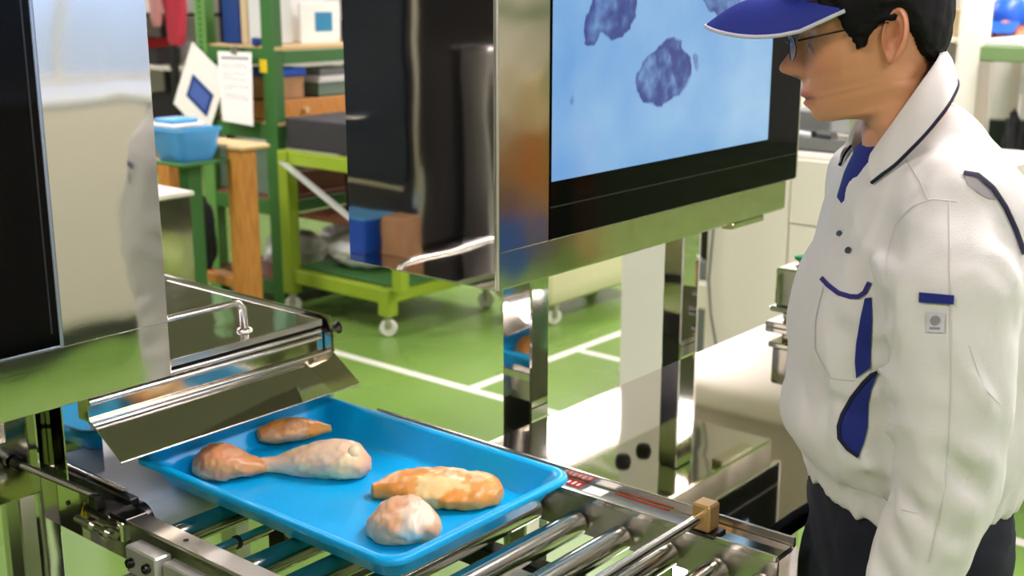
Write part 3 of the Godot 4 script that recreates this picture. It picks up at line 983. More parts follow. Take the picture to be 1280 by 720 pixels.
func chicken() -> void:
	var pink := Color(0.92, 0.70, 0.52)
	var pale := Color(0.96, 0.84, 0.71)
	var fat := Color(0.96, 0.86, 0.66)
	var orange := Color(0.92, 0.62, 0.28)
	var tan_ := Color(0.86, 0.61, 0.38)
	var rosy := Color(0.86, 0.56, 0.42)
	var d := meat_piece("chicken_drumstick", "pale raw drumstick with a knobbly thick end, in the middle of the tray", [V(-1.520, 0.897, -1.160), V(-1.492, 0.898, -1.185), V(-1.457, 0.904, -1.212), V(-1.42, 0.909, -1.240), V(-1.385, 0.906, -1.264), V(-1.366, 0.902, -1.28)], [0.010, 0.015, 0.030, 0.041, 0.038, 0.012], [0.010, 0.014, 0.024, 0.030, 0.027, 0.010], [pale, Color(0.94, 0.77, 0.62), fat, Color(0.88, 0.66, 0.56)], 3, 0.06)
	var kb := MB.new()
	kb.lathe([Vector2(0, -0.012), Vector2(0.010, -0.009), Vector2(0.0145, 0), Vector2(0.011, 0.008), Vector2(0, 0.011)], 16, Transform3D(Basis(V(0, 0, 1), 0.9) * Basis(V(1, 0, 0), 0.5), V(-1.378, 0.926, -1.252)))
	obj("bone_end", kb, mat("bone", Color(0.95, 0.87, 0.70), 0.4), d)
	meat_piece("raw_haunch", "brownish raw leg with its thick end under the hood flap's shadow", [V(-1.582, 0.902, -1.090), V(-1.565, 0.907, -1.106), V(-1.543, 0.908, -1.125), V(-1.518, 0.903, -1.147), V(-1.495, 0.896, -1.168)], [0.016, 0.040, 0.042, 0.028, 0.010], [0.012, 0.027, 0.027, 0.018, 0.008], [tan_, rosy, pink], 5, 0.08)
	meat_piece("chicken_fillet", "long narrow raw fillet with a pale tip in the tray's far corner", [V(-1.596, 0.908, -1.232), V(-1.584, 0.909, -1.262), V(-1.572, 0.909, -1.292), V(-1.558, 0.905, -1.322), V(-1.543, 0.900, -1.352)], [0.012, 0.028, 0.032, 0.023, 0.006], [0.010, 0.018, 0.019, 0.014, 0.006], [orange, tan_, pink, Color(0.90, 0.72, 0.42)], 8, 0.08)
	meat_piece("chicken_thigh", "flat orange raw thigh lying beside the far long side of the tray", [V(-1.303, 0.892, -1.218), V(-1.273, 0.896, -1.252), V(-1.235, 0.898, -1.280), V(-1.19, 0.898, -1.304), V(-1.155, 0.897, -1.320), V(-1.132, 0.893, -1.328)], [0.010, 0.042, 0.058, 0.060, 0.048, 0.016], [0.010, 0.021, 0.023, 0.022, 0.020, 0.010], [orange, Color(0.94, 0.70, 0.38), Color(0.98, 0.86, 0.60)], 12, 0.07)
	meat_piece("chicken_breast", "plump pinkish raw breast piece nearest the open end of the tray", [V(-1.213, 0.892, -1.122), V(-1.195, 0.900, -1.138), V(-1.172, 0.905, -1.160), V(-1.152, 0.902, -1.182), V(-1.142, 0.895, -1.200)], [0.012, 0.046, 0.054, 0.046, 0.016], [0.010, 0.025, 0.029, 0.026, 0.010], [pink, Color(0.95, 0.79, 0.63), Color(0.98, 0.90, 0.78)], 17, 0.08, 0.022)

func control_box() -> void:
	var t := thing("control_box", "small mirror steel control box with a green push button beside the man's chest", "control box", V(-1.205, 0.91, -2.43))
	obj("base_flange", B(V(-1.262, 0.910, -2.515), V(-1.150, 0.922, -2.40), 0.002), M["mirror steel"], t)
	obj("neck", B(V(-1.235, 0.922, -2.49), V(-1.175, 0.948, -2.43), 0.003), M["sheet steel"], t)
	obj("lower_plate", B(V(-1.255, 0.946, -2.505), V(-1.155, 0.958, -2.405), 0.002), M["mirror steel"], t)
	obj("box_body", B(V(-1.248, 0.958, -2.50), V(-1.162, 1.045, -2.412), 0.004), M["mirror steel"], t)
	obj("side_hinge", rod([V(-1.158, 0.97, -2.425), V(-1.158, 1.03, -2.425)], 0.007, 12), M["brass"], t)
	var b := MB.new()
	b.lathe([Vector2(0.017, 0), Vector2(0.017, 0.006), Vector2(0.012, 0.008), Vector2(0.011, 0.016)], 20, Transform3D(Basis(), V(-1.205, 1.045, -2.455)))
	obj("button_collar", b, M["bright steel"], t)
	var g := MB.new()
	g.lathe([Vector2(0.011, 0), Vector2(0.018, 0.002), Vector2(0.019, 0.008), Vector2(0.016, 0.011), Vector2(0, 0.012)], 22, Transform3D(Basis(), V(-1.205, 1.06, -2.455)))
	obj("push_button", g, M["button green"], t)

# ------------------------------------------------------------------ surfaces from fields (surface nets)
func net(f: Callable, lo: Vector3, hi: Vector3, h: float, reach := 1.7) -> MB:
	var nx := int(ceil((hi.x - lo.x) / h)) + 1
	var ny := int(ceil((hi.y - lo.y) / h)) + 1
	var nz := int(ceil((hi.z - lo.z) / h)) + 1
	var val := PackedFloat32Array()
	val.resize(nx * ny * nz)
	val.fill(1e9)
	var bs := 4
	var half := h * bs * 0.5 * 1.7321
	var cells := PackedInt32Array()
	for bz in range(0, nz - 1, bs):
		for by in range(0, ny - 1, bs):
			for bx in range(0, nx - 1, bs):
				var mid := lo + Vector3(bx + bs * 0.5, by + bs * 0.5, bz + bs * 0.5) * h
				var dm: float = f.call(mid)
				if absf(dm) > half * reach: continue
				for z in range(bz, min(bz + bs + 1, nz)):
					for y in range(by, min(by + bs + 1, ny)):
						var at := (z * ny + y) * nx
						for x in range(bx, min(bx + bs + 1, nx)):
							if val[at + x] > 1e8:
								val[at + x] = f.call(lo + Vector3(x, y, z) * h)
				for z in range(bz, min(bz + bs, nz - 1)):
					for y in range(by, min(by + bs, ny - 1)):
						for x in range(bx, min(bx + bs, nx - 1)):
							cells.append((z * ny + y) * nx + x)
	var b := MB.new()
	var id := PackedInt32Array()
	id.resize(val.size())
	id.fill(-1)
	var off := PackedInt32Array([0, 1, nx, nx + 1, nx * ny, nx * ny + 1, nx * ny + nx, nx * ny + nx + 1])
	var corner := [Vector3(0, 0, 0), Vector3(1, 0, 0), Vector3(0, 1, 0), Vector3(1, 1, 0), Vector3(0, 0, 1), Vector3(1, 0, 1), Vector3(0, 1, 1), Vector3(1, 1, 1)]
	var edges := [[0, 1], [2, 3], [4, 5], [6, 7], [0, 2], [1, 3], [4, 6], [5, 7], [0, 4], [1, 5], [2, 6], [3, 7]]
	for i in cells:
		var neg := 0
		for k in 8:
			if val[i + off[k]] < 0: neg += 1
		if neg == 0 or neg == 8: continue
		var s := Vector3.ZERO
		var cnt := 0
		for e in edges:
			var a := val[i + off[e[0]]]
			var c := val[i + off[e[1]]]
			if (a < 0) != (c < 0):
				s += corner[e[0]].lerp(corner[e[1]], a / (a - c))
				cnt += 1
		s /= cnt
		var x := i % nx
		var y := (i / nx) % ny
		var z := i / (nx * ny)
		id[i] = b.vert(lo + (Vector3(x, y, z) + s) * h, Vector3.ZERO)
	var st := [1, nx, nx * ny]
	for i in cells:
		if id[i] < 0: continue
		for ax in 3:
			var a := val[i]
			var c := val[i + st[ax]]
			if (a < 0) == (c < 0): continue
			var u: int = st[(ax + 1) % 3]
			var w: int = st[(ax + 2) % 3]
			if i - u - w < 0: continue
			var q := [id[i], id[i - u], id[i - u - w], id[i - w]]
			if q[1] < 0 or q[2] < 0 or q[3] < 0: continue
			if a > 0: q.reverse()
			b.ix.append_array([q[0], q[2], q[1], q[0], q[3], q[2]])
			var nn := (b.v[q[2]] - b.v[q[0]]).cross(b.v[q[3]] - b.v[q[1]])
			for k in 4: b.n[q[k]] += nn
	for i in b.n.size(): b.n[i] = b.n[i].normalized()
	return b

func smin(a: float, b: float, k: float) -> float:
	var h := maxf(k - absf(a - b), 0.0) / k
	return minf(a, b) - h * h * k * 0.25

func cone(p: Vector3, a: Vector3, b: Vector3, r1: float, r2: float) -> float:
	var ab := b - a
	var t := clampf((p - a).dot(ab) / ab.length_squared(), 0.0, 1.0)
	return p.distance_to(a + ab * t) - lerpf(r1, r2, t)

# table of rows [height, front, back, half width] resampled every centimetre
class Rows:
	var lo := 0.0
	var n := 0
	var mid := PackedFloat32Array()
	var half := PackedFloat32Array()
	var wide := PackedFloat32Array()
	var top := 0.0
	func _init(keys: Array) -> void:
		lo = keys[0][0]
		top = keys[-1][0]
		n = int(round((top - lo) / 0.01)) + 1
		for i in n:
			var y := lo + i * 0.01
			var k := 0
			while k < keys.size() - 2 and keys[k + 1][0] < y: k += 1
			var out := []
			for c in [1, 2, 3]:
				var p0: Array = keys[max(0, k - 1)]
				var p3: Array = keys[min(keys.size() - 1, k + 2)]
				var a: float = keys[k][0]
				var w: float = (y - a) / (keys[k + 1][0] - a)
				out.append(cubic_interpolate_in_time(keys[k][c], keys[k + 1][c], p0[c], p3[c], w, keys[k + 1][0] - a, p0[0] - a if k > 0 else a - keys[k + 1][0], p3[0] - a if k < keys.size() - 2 else 2 * (keys[k + 1][0] - a)))
			mid.append((out[0] + out[1]) / 2)
			half.append((out[1] - out[0]) / 2)
			wide.append(out[2])
	func field(p: Vector3) -> float:
		var t := clampf((p.y - lo) / 0.01, 0.0, n - 1.001)
		var i := int(t)
		var g := t - i
		var hx := lerpf(half[i], half[i + 1], g)
		var hz := lerpf(wide[i], wide[i + 1], g)
		var x := absf(p.x - lerpf(mid[i], mid[i + 1], g)) / hx
		var z := absf(p.z) / hz
		var k := pow(pow(x, 2.35) + pow(z, 2.35), 1.0 / 2.35)
		var d := (k - 1.0) * minf(hx, hz)
		d = maxf(d, lo - p.y)
		return maxf(d, p.y - top)

var jacket_rows: Rows
var trouser_rows: Rows
var folds := []
var fold_lo := []
var fold_hi := []
var jacket_noise := FastNoiseLite.new()
# joints of the jacket's arms: position, radius
var near_arm := [[Vector3(0.010, 1.395, 0.150), 0.078], [Vector3(-0.022, 1.33, 0.195), 0.0735], [Vector3(-0.018, 1.235, 0.212), 0.0665], [Vector3(-0.016, 1.12, 0.215), 0.058], [Vector3(-0.040, 1.0, 0.205), 0.050], [Vector3(-0.066, 0.885, 0.195), 0.045]]
var far_arm := [[Vector3(0.005, 1.395, -0.150), 0.078], [Vector3(0.015, 1.30, -0.195), 0.070], [Vector3(0.045, 1.13, -0.205), 0.060], [Vector3(0.050, 1.0, -0.20), 0.050], [Vector3(0.040, 0.90, -0.195), 0.046]]

func jacket_smooth(p: Vector3) -> float:
	var d := jacket_rows.field(p)
	if p.z > 0.03:
		var a := 1e9
		for k in near_arm.size() - 1:
			a = minf(a, cone(p, near_arm[k][0], near_arm[k + 1][0], near_arm[k][1], near_arm[k + 1][1]))
		d = smin(d, a, 0.028)
	elif p.z < -0.03:
		var a := 1e9
		for k in far_arm.size() - 1:
			a = minf(a, cone(p, far_arm[k][0], far_arm[k + 1][0], far_arm[k][1], far_arm[k + 1][1]))
		d = smin(d, a, 0.028)
	return d

func jacket_field(p: Vector3) -> float:
	var d := jacket_smooth(p)
	if absf(d) > 0.03: return d
	for i in folds.size():
		var lo: Vector3 = fold_lo[i]
		var hi: Vector3 = fold_hi[i]
		if p.x < lo.x or p.y < lo.y or p.z < lo.z or p.x > hi.x or p.y > hi.y or p.z > hi.z: continue
		var fd: Array = folds[i]
		var a: Vector3 = fd[0]
		var ab: Vector3 = fd[1] - a
		var t := clampf((p - a).dot(ab) / ab.length_squared(), 0.0, 1.0)
		var q = p.distance_squared_to(a + ab * t) / (fd[2] * fd[2])
		if q < 4.0:
			d -= (1.9 if fd[3] > 0.0 else 1.2) * fd[3] * exp(-q * 1.3) * (1.0 - 0.75 * absf(t - 0.5) * 2.0)
	# gathers of the elastic hem, and broad softness elsewhere
	if p.y < 1.085:
		var ang := atan2(p.z, p.x)
		d += 0.0017 * sin(ang * 34.0 + 2.0 * sin(ang * 5.0)) * smoothstep(1.085, 1.06, p.y)
	d += 0.0065 * jacket_noise.get_noise_3d(p.x, p.y * 0.6, p.z) + 0.0022 * jacket_noise.get_noise_3d(p.x * 2.6 + 3.0, p.y * 1.7, p.z * 2.6)
	return d

const LOOK := Vector3(0.334, -0.268, -0.964)

# where a line through (a, b, 0.2) along LOOK first meets the jacket
func on_jacket(a: float, b: float, c := 0.2, lift := 0.0, rough := true) -> Vector3:
	var dirv := LOOK.normalized()
	var p := Vector3(a, b, c) - dirv * 0.3
	for k in 60:
		var d := jacket_field(p) if rough else jacket_smooth(p)
		if d < 0.0006: break
		p += dirv * clampf(d * 0.8, 0.0004, 0.05)
		if p.z < -0.3: break
	return p - dirv * lift

func add_fold(a: Array, b: Array, width: float, amount: float) -> void:
	var p := on_jacket(a[0], a[1], 0.2, 0.0, false)
	var q := on_jacket(b[0], b[1], 0.2, 0.0, false)
	folds.append([p, q, width, amount])
	var m := Vector3.ONE * width * 2.0
	fold_lo.append(p.min(q) - m)
	fold_hi.append(p.max(q) + m)

func poly_of(pts: Array) -> PackedVector2Array:
	var out := PackedVector2Array()
	for p in pts: out.append(Vector2(p[0], p[1]))
	return out

# a cloth patch that follows the jacket: outline given in the plane c = 0.2
func patch(called: String, outline: Array, mat_: Material, parent: Node3D, lift := 0.0015, cell := 0.007) -> MeshInstance3D:
	var poly := poly_of(outline)
	if Geometry2D.is_polygon_clockwise(poly): poly.reverse()
	var lo := poly[0]
	var hi := poly[0]
	for p in poly:
		lo = lo.min(p); hi = hi.max(p)
	var b := MB.new()
	var seen := {}
	var tris := []
	var nx := int(ceil((hi.x - lo.x) / cell))
	var ny := int(ceil((hi.y - lo.y) / cell))
	for i in nx:
		for j in ny:
			var c := PackedVector2Array([lo + Vector2(i, j) * cell, lo + Vector2(i + 1, j) * cell, lo + Vector2(i + 1, j + 1) * cell, lo + Vector2(i, j + 1) * cell])
			for piece in Geometry2D.intersect_polygons(poly, c):
				var t := Geometry2D.triangulate_polygon(piece)
				for k in range(0, t.size(), 3):
					tris.append([piece[t[k]], piece[t[k + 1]], piece[t[k + 2]]])
	for t in tris:
		var ids := []
		for p in t:
			var key := Vector2i(roundi(p.x * 5000), roundi(p.y * 5000))
			if not seen.has(key):
				seen[key] = b.vert(on_jacket(p.x, p.y, 0.2, lift), Vector3.ZERO)
			ids.append(seen[key])
		if (t[1] - t[0]).cross(t[2] - t[0]) < 0: ids.reverse()
		var nn := (b.v[ids[1]] - b.v[ids[0]]).cross(b.v[ids[2]] - b.v[ids[0]])
		for k in 3: b.n[ids[k]] += nn
		b.ix.append_array([ids[0], ids[2], ids[1]])
	for i in b.n.size(): b.n[i] = b.n[i].normalized()
	return obj(called, b, mat_, parent, true)

# a narrow band along a line on the jacket
func band(called: String, line: Array, width: float, mat_: Material, parent: Node3D, lift := 0.001, step := 0.008) -> MeshInstance3D:
	var pts := []
	for k in line.size() - 1:
		var a := Vector2(line[k][0], line[k][1])
		var c := Vector2(line[k + 1][0], line[k + 1][1])
		var m := maxi(1, int(a.distance_to(c) / step))
		for i in m: pts.append(a.lerp(c, float(i) / m))
	pts.append(Vector2(line[-1][0], line[-1][1]))
	var rows := []
	for k in pts.size():
		var d: Vector2 = (pts[min(k + 1, pts.size() - 1)] - pts[max(0, k - 1)]).normalized()
		var s := Vector2(-d.y, d.x) * width * 0.5
		var row := []
		for w in [-1.0, 0.0, 1.0]:
			var q: Vector2 = pts[k] + s * w
			row.append(on_jacket(q.x, q.y, 0.2, lift + (0.0008 if w == 0.0 else 0.0)))
		rows.append(row)
	var b := MB.new()
	b.grid(rows, false, true)
	return obj(called, b, mat_, parent, true)

func trouser_field(p: Vector3) -> float:
	var d := trouser_rows.field(p)
	for s in [-1.0, 1.0]:
		var q := Vector3(p.x, p.y, p.z * s)
		var g := smin(cone(q, Vector3(0.014, 0.86, 0.080), Vector3(0.0, 0.50, 0.09), 0.106, 0.078), cone(q, Vector3(0.0, 0.50, 0.09), Vector3(0.012, 0.075, 0.095), 0.078, 0.062), 0.03)
		d = smin(d, g, 0.04)
	d = maxf(d, 0.045 - p.y)
	if absf(d) < 0.02:
		d += 0.003 * jacket_noise.get_noise_3d(p.x * 1.3, p.y * 0.8 + 5.0, p.z * 1.3)
		d += 0.003 * sin(p.y * 60.0 + p.z * 30.0 + 8.0 * jacket_noise.get_noise_3d(p.x, p.y, p.z)) * smoothstep(0.8, 1.0, p.y)
	return d

# ------------------------------------------------------------------ head
# height from the ear canal: face front, back, half width, roundness of the front, nose beyond the face, nose half width
const HEAD := [
	[0.1255, 0.012, -0.0154, 0.012, 2.0, 0.0, 0.01],
	[0.121, 0.044, -0.0385, 0.042, 2.0, 0.0, 0.01],
	[0.106, 0.073, -0.0560, 0.060, 2.0, 0.0, 0.01],
	[0.085, 0.089, -0.0651, 0.070, 2.1, 0.0, 0.01],
	[0.060, 0.097, -0.0686, 0.0755, 2.2, 0.0, 0.01],
	[0.043, 0.1005, -0.0686, 0.076, 2.3, 0.0005, 0.012],
	[0.030, 0.0985, -0.0675, 0.0755, 2.4, 0.001, 0.010],
	[0.018, 0.0935, -0.0658, 0.0745, 2.4, 0.0075, 0.0085],
	[0.005, 0.0925, -0.0637, 0.073, 2.4, 0.0160, 0.0095],
	[-0.008, 0.0930, -0.0609, 0.0715, 2.3, 0.0265, 0.012],
	[-0.017, 0.0940, -0.0581, 0.070, 2.2, 0.0325, 0.0145],
	[-0.024, 0.0948, -0.0553, 0.0685, 2.2, 0.0300, 0.0175],
	[-0.030, 0.0955, -0.0525, 0.067, 2.1, 0.0165, 0.0185],
	[-0.035, 0.0965, -0.0497, 0.066, 2.05, 0.0065, 0.014],
	[-0.043, 0.0975, -0.0476, 0.064, 2.0, 0.0035, 0.010],
	[-0.050, 0.0972, -0.0462, 0.062, 1.95, 0.0065, 0.017],
	[-0.0555, 0.0967, -0.0455, 0.061, 1.95, 0.0062, 0.018],
	[-0.0585, 0.0963, -0.0448, 0.060, 1.9, 0.0020, 0.018],
	[-0.064, 0.0953, -0.0499, 0.059, 1.9, 0.0060, 0.017],
	[-0.070, 0.0939, -0.0507, 0.0575, 1.85, 0.0025, 0.015],
	[-0.0735, 0.0928, -0.0515, 0.056, 1.85, 0.0, 0.014],
	[-0.0780, 0.0910, -0.0530, 0.0545, 1.8, 0.0020, 0.018],
	[-0.0832, 0.0882, -0.0554, 0.053, 1.75, 0.0022, 0.019],
	[-0.0880, 0.0830, -0.0577, 0.0525, 1.7, 0.0, 0.019],
	[-0.0912, 0.072, -0.0601, 0.0525, 1.8, 0.0, 0.02],
	[-0.0940, 0.056, -0.0616, 0.0525, 1.9, 0.0, 0.02],
	[-0.0985, 0.039, -0.0697, 0.0525, 2.0, 0.0, 0.02],
	[-0.112, 0.026, -0.0748, 0.053, 2.0, 0.0, 0.02],
	[-0.138, 0.016, -0.080, 0.055, 2.0, 0.0, 0.02],
	[-0.172, 0.012, -0.088, 0.056, 2.0, 0.0, 0.02],
	[-0.205, 0.008, -0.095, 0.056, 2.0, 0.0, 0.02],
]

func head_row(y: float) -> Array:
	var k := 0
	while k < HEAD.size() - 2 and HEAD[k + 1][0] > y: k += 1
	var out := []
	var a: float = HEAD[k][0]
	var w: float = clampf((y - a) / (HEAD[k + 1][0] - a), 0, 1)
	var p0: Array = HEAD[max(0, k - 1)]
	var p3: Array = HEAD[min(HEAD.size() - 1, k + 2)]
	for c in range(1, 7):
		out.append(cubic_interpolate_in_time(HEAD[k][c], HEAD[k + 1][c], p0[c], p3[c], w, HEAD[k + 1][0] - a, (p0[0] - a) if k > 0 else (a - HEAD[k + 1][0]), (p3[0] - a) if k < HEAD.size() - 2 else 2 * (HEAD[k + 1][0] - a)))
	return out

# a point of the head's skin: phi 0 is the face, half a turn the nape
func head_point(phi: float, y: float, out := 0.0) -> Vector3:
	var r := head_row(y)
	var xf: float = r[0]; var xb: float = r[1]; var w: float = r[2]
	var xc := lerpf(lerpf(xf, xb, 0.50), -0.008, smoothstep(-0.005, -0.088, y))
	var cs := cos(phi)
	var sn := sin(phi)
	var e: float = 2.0 / (r[3] if cs > 0 else 2.0)
	var x := xc + ((xf - xc) if cs > 0 else (xc - xb)) * signf(cs) * pow(absf(cs), e)
	var z := w * signf(sn) * pow(absf(sn), e)
	if cs > 0:
		var az := absf(z)
		var g := exp(-pow(az / r[5], 2.0) * 1.1)
		x += r[4] * g
		# eye hollow, lid, cheek bone, fold beside the mouth
		x -= 0.0095 * exp(-pow((y - 0.016) / 0.013, 2) - pow((az - 0.031) / 0.017, 2))
		x += 0.0058 * exp(-pow((y - 0.011) / 0.0085, 2) - pow((az - 0.033) / 0.013, 2))
		x += 0.0030 * exp(-pow((y - 0.033) / 0.008, 2) - pow((az - 0.03) / 0.022, 2))
		x += 0.0035 * exp(-pow((y + 0.015) / 0.016, 2) - pow((az - 0.046) / 0.02, 2))
		x -= 0.0022 * exp(-pow((y + 0.058) / 0.008, 2) - pow((az - 0.026) / 0.006, 2))
		# nostril wing crease
		x -= 0.003 * exp(-pow((y + 0.028) / 0.007, 2) - pow((az - 0.0205) / 0.004, 2))
	if y < 0.03:
		# the jaw's edge rises from the chin towards the ear
		var j := smoothstep(0.03, -0.10, y) * smoothstep(-0.18, -0.105, y)
		y += 0.24 * maxf(0.0, 0.080 - maxf(x, 0.0)) * j
	if out != 0.0:
		var nrm := Vector3((x - xc) / maxf(0.02, xf - xc), clampf((y - 0.03) / 0.10, -0.3, 1.0), z / maxf(0.02, w)).normalized()
		return Vector3(x, y, z) + nrm * out
	return Vector3(x, y, z)

func hair_line(x: float) -> float:
	var k := [[-0.12, -0.046], [-0.065, -0.046], [-0.048, -0.040], [-0.036, -0.020], [-0.030, 0.006], [-0.018, 0.022], [0.004, 0.022], [0.014, 0.010], [0.019, -0.004], [0.029, -0.006], [0.037, 0.010], [0.047, 0.030], [0.060, 0.044], [0.080, 0.062], [0.13, 0.075]]
	for i in k.size() - 1:
		if x <= k[i + 1][0]:
			return lerpf(k[i][1], k[i + 1][1], clampf((x - k[i][0]) / (k[i + 1][0] - k[i][0]), 0, 1))
	return 0.075

func man() -> void:
	var t := thing("person", "man in a white work jacket and blue cap looking down at the tray", "person", V(-0.589, -0.063, -1.521), deg_to_rad(39.86))
	t.scale = Vector3.ONE * 1.038
	jacket_noise.seed = 9
	jacket_noise.frequency = 11.0
	jacket_noise.fractal_octaves = 2
	jacket_rows = Rows.new([[1.03, -0.110, 0.134, 0.158], [1.045, -0.116, 0.138, 0.162], [1.065, -0.121, 0.141, 0.165], [1.085, -0.137, 0.148, 0.172], [1.11, -0.149, 0.153, 0.177], [1.17, -0.145, 0.159, 0.177], [1.25, -0.142, 0.161, 0.179], [1.30, -0.132, 0.158, 0.182], [1.35, -0.110, 0.146, 0.184], [1.40, -0.098, 0.122, 0.180], [1.43, -0.088, 0.105, 0.168], [1.46, -0.070, 0.086, 0.138], [1.48, -0.045, 0.068, 0.108], [1.50, -0.012, 0.050, 0.080], [1.52, 0.0, 0.036, 0.05]])
	trouser_rows = Rows.new([[0.74, -0.085, 0.12, 0.11], [0.80, -0.096, 0.124, 0.150], [0.86, -0.100, 0.128, 0.162], [0.92, -0.099, 0.134, 0.164], [0.98, -0.104, 0.136, 0.164], [1.03, -0.106, 0.130, 0.158], [1.07, -0.10, 0.12, 0.15]])
	# folds of the jacket: two points in the plane c = 0.2, width, height (minus is a valley)
	for f in [
		[[-0.095, 1.34], [-0.085, 1.25], 0.012, -0.012], [[-0.105, 1.285], [-0.075, 1.295], 0.010, 0.006], [[-0.108, 1.265], [-0.08, 1.262], 0.009, -0.005],
		[[-0.112, 1.25], [-0.078, 1.236], 0.010, 0.006], [[-0.105, 1.21], [-0.075, 1.225], 0.010, 0.005], [[-0.10, 1.19], [-0.07, 1.205], 0.009, -0.005],
		[[-0.10, 1.165], [-0.066, 1.185], 0.010, 0.006], [[-0.098, 1.14], [-0.066, 1.15], 0.010, -0.004], [[-0.12, 1.12], [-0.07, 1.125], 0.012, 0.005],
		[[-0.135, 1.40], [-0.085, 1.33], 0.016, 0.006], [[-0.11, 1.43], [-0.08, 1.36], 0.014, -0.005], [[-0.155, 1.33], [-0.12, 1.30], 0.014, 0.005],
		[[-0.165, 1.30], [-0.15, 1.19], 0.020, 0.005], [[-0.15, 1.22], [-0.165, 1.13], 0.016, -0.004], [[-0.16, 1.21], [-0.12, 1.19], 0.012, -0.005],
		[[-0.02, 1.27], [0.03, 1.20], 0.013, 0.007], [[0.0, 1.26], [0.035, 1.215], 0.010, -0.006], [[-0.01, 1.17], [0.035, 1.14], 0.013, 0.006],
		[[-0.02, 1.15], [0.03, 1.10], 0.012, -0.007], [[-0.03, 1.135], [0.025, 1.075], 0.013, 0.007], [[-0.055, 1.12], [-0.01, 1.09], 0.012, 0.005],
		[[-0.06, 1.10], [0.01, 1.05], 0.012, -0.007], [[-0.062, 1.08], [0.0, 1.035], 0.012, 0.007], [[-0.07, 1.06], [-0.02, 1.0], 0.012, -0.006],
		[[-0.065, 1.035], [-0.015, 0.985], 0.012, 0.006], [[-0.085, 1.03], [-0.04, 0.97], 0.011, -0.006], [[-0.09, 1.0], [-0.03, 0.955], 0.012, 0.006],
		[[-0.05, 1.40], [-0.02, 1.36], 0.022, 0.004], [[0.01, 1.42], [0.04, 1.35], 0.014, -0.006], [[0.02, 1.38], [0.045, 1.31], 0.013, 0.006],
		[[0.028, 1.35], [0.05, 1.28], 0.012, -0.006], [[-0.06, 1.50], [-0.03, 1.45], 0.016, 0.004], [[-0.075, 1.11], [-0.07, 1.06], 0.010, -0.007],
	]: add_fold(f[0], f[1], f[2], f[3])
	var jk := obj("jacket", net(jacket_field, V(-0.20, 0.83, -0.30), V(0.20, 1.57, 0.30), 0.0068), M["cloth white"], t, true)
	# pocket flap edge, blue gusset, slanted pocket, sleeve tab and woven badge, seams
	band("pocket_piping", [[-0.183, 1.356], [-0.172, 1.346], [-0.156, 1.335], [-0.141, 1.3305], [-0.131, 1.330], [-0.124, 1.335], [-0.119, 1.347]], 0.006, M["piping violet"], jk, 0.002)
	patch("blue_gusset", [[-0.123, 1.328], [-0.115, 1.329], [-0.112, 1.302], [-0.111, 1.266], [-0.110, 1.245], [-0.126, 1.232], [-0.129, 1.252], [-0.129, 1.275], [-0.126, 1.305]], M["cloth blue"], jk, 0.002)
	patch("pocket_opening", [[-0.105, 1.241], [-0.117, 1.227], [-0.130, 1.208], [-0.140, 1.187], [-0.143, 1.172], [-0.141, 1.157], [-0.130, 1.145], [-0.116, 1.136], [-0.111, 1.153], [-0.108, 1.172], [-0.109, 1.201], [-0.107, 1.219], [-0.101, 1.238]], M["cloth blue"], jk, 0.0015)
	band("pocket_edge", [[-0.101, 1.240], [-0.108, 1.237], [-0.117, 1.227], [-0.130, 1.208], [-0.140, 1.187], [-0.1435, 1.172], [-0.1415, 1.157], [-0.130, 1.1445], [-0.116, 1.136]], 0.0045, M["navy lining"], jk, 0.003)
	patch("sleeve_tab", [[-0.061, 1.3325], [-0.024, 1.3285], [-0.024, 1.3185], [-0.0605, 1.3215]], M["cloth blue"], jk, 0.0022, 0.006)
	var badge := patch("woven_badge", [[-0.051, 1.311], [-0.032, 1.310], [-0.031, 1.288], [-0.0495, 1.289]], M["piping grey"], jk, 0.0018, 0.006)
	badge.set_meta("label", "small grey woven badge with a round mark")
	var em := []
	for k in 14: em.append([-0.0415 + 0.0055 * cos(TAU * k / 14), 1.3015 + 0.0055 * sin(TAU * k / 14)])
	patch("badge_emblem", em, M["cloth lining"], jk, 0.0026, 0.004)
	patch("badge_bar", [[-0.047, 1.2945], [-0.036, 1.2942], [-0.036, 1.2918], [-0.047, 1.2921]], M["cloth lining"], jk, 0.0026, 0.006)
	band("back_vent", [[-0.024, 1.466], [-0.009, 1.463], [0.008, 1.447], [0.023, 1.425], [0.036, 1.400], [0.047, 1.374]], 0.006, M["navy lining"], jk, 0.002)
	patch("vent_lining", [[-0.024, 1.464], [-0.012, 1.461], [0.004, 1.447], [0.012, 1.434], [0.002, 1.436], [-0.008, 1.442], [-0.018, 1.452]], M["cloth lining"], jk, 0.001)
	band("armhole_seam", [[-0.099, 1.352], [-0.100, 1.383], [-0.094, 1.413], [-0.076, 1.432], [-0.055, 1.437], [-0.029, 1.433]], 0.0018, M["cloth seam"], jk, 0.0003)
	band("sleeve_seam", [[-0.037, 1.435], [-0.030, 1.347], [-0.019, 1.229], [-0.015, 1.115], [-0.026, 1.026]], 0.0018, M["cloth seam"], jk, 0.0003)
	band("elbow_seam", [[-0.004, 1.275], [0.015, 1.229], [0.035, 1.21]], 0.0018, M["cloth seam"], jk, 0.0003)
	band("front_seam", [[-0.092, 1.499], [-0.072, 1.465], [-0.060, 1.437]], 0.0018, M["cloth seam"], jk, 0.0003)
	band("pocket_seam", [[-0.178, 1.35], [-0.184, 1.302], [-0.182, 1.266], [-0.158, 1.231], [-0.128, 1.229]], 0.0018, M["cloth seam"], jk, 0.0003)
	band("hem_seam", [[-0.14, 1.098], [-0.11, 1.09], [-0.07, 1.085], [-0.04, 1.083]], 0.0018, M["cloth seam"], jk, 0.0003)
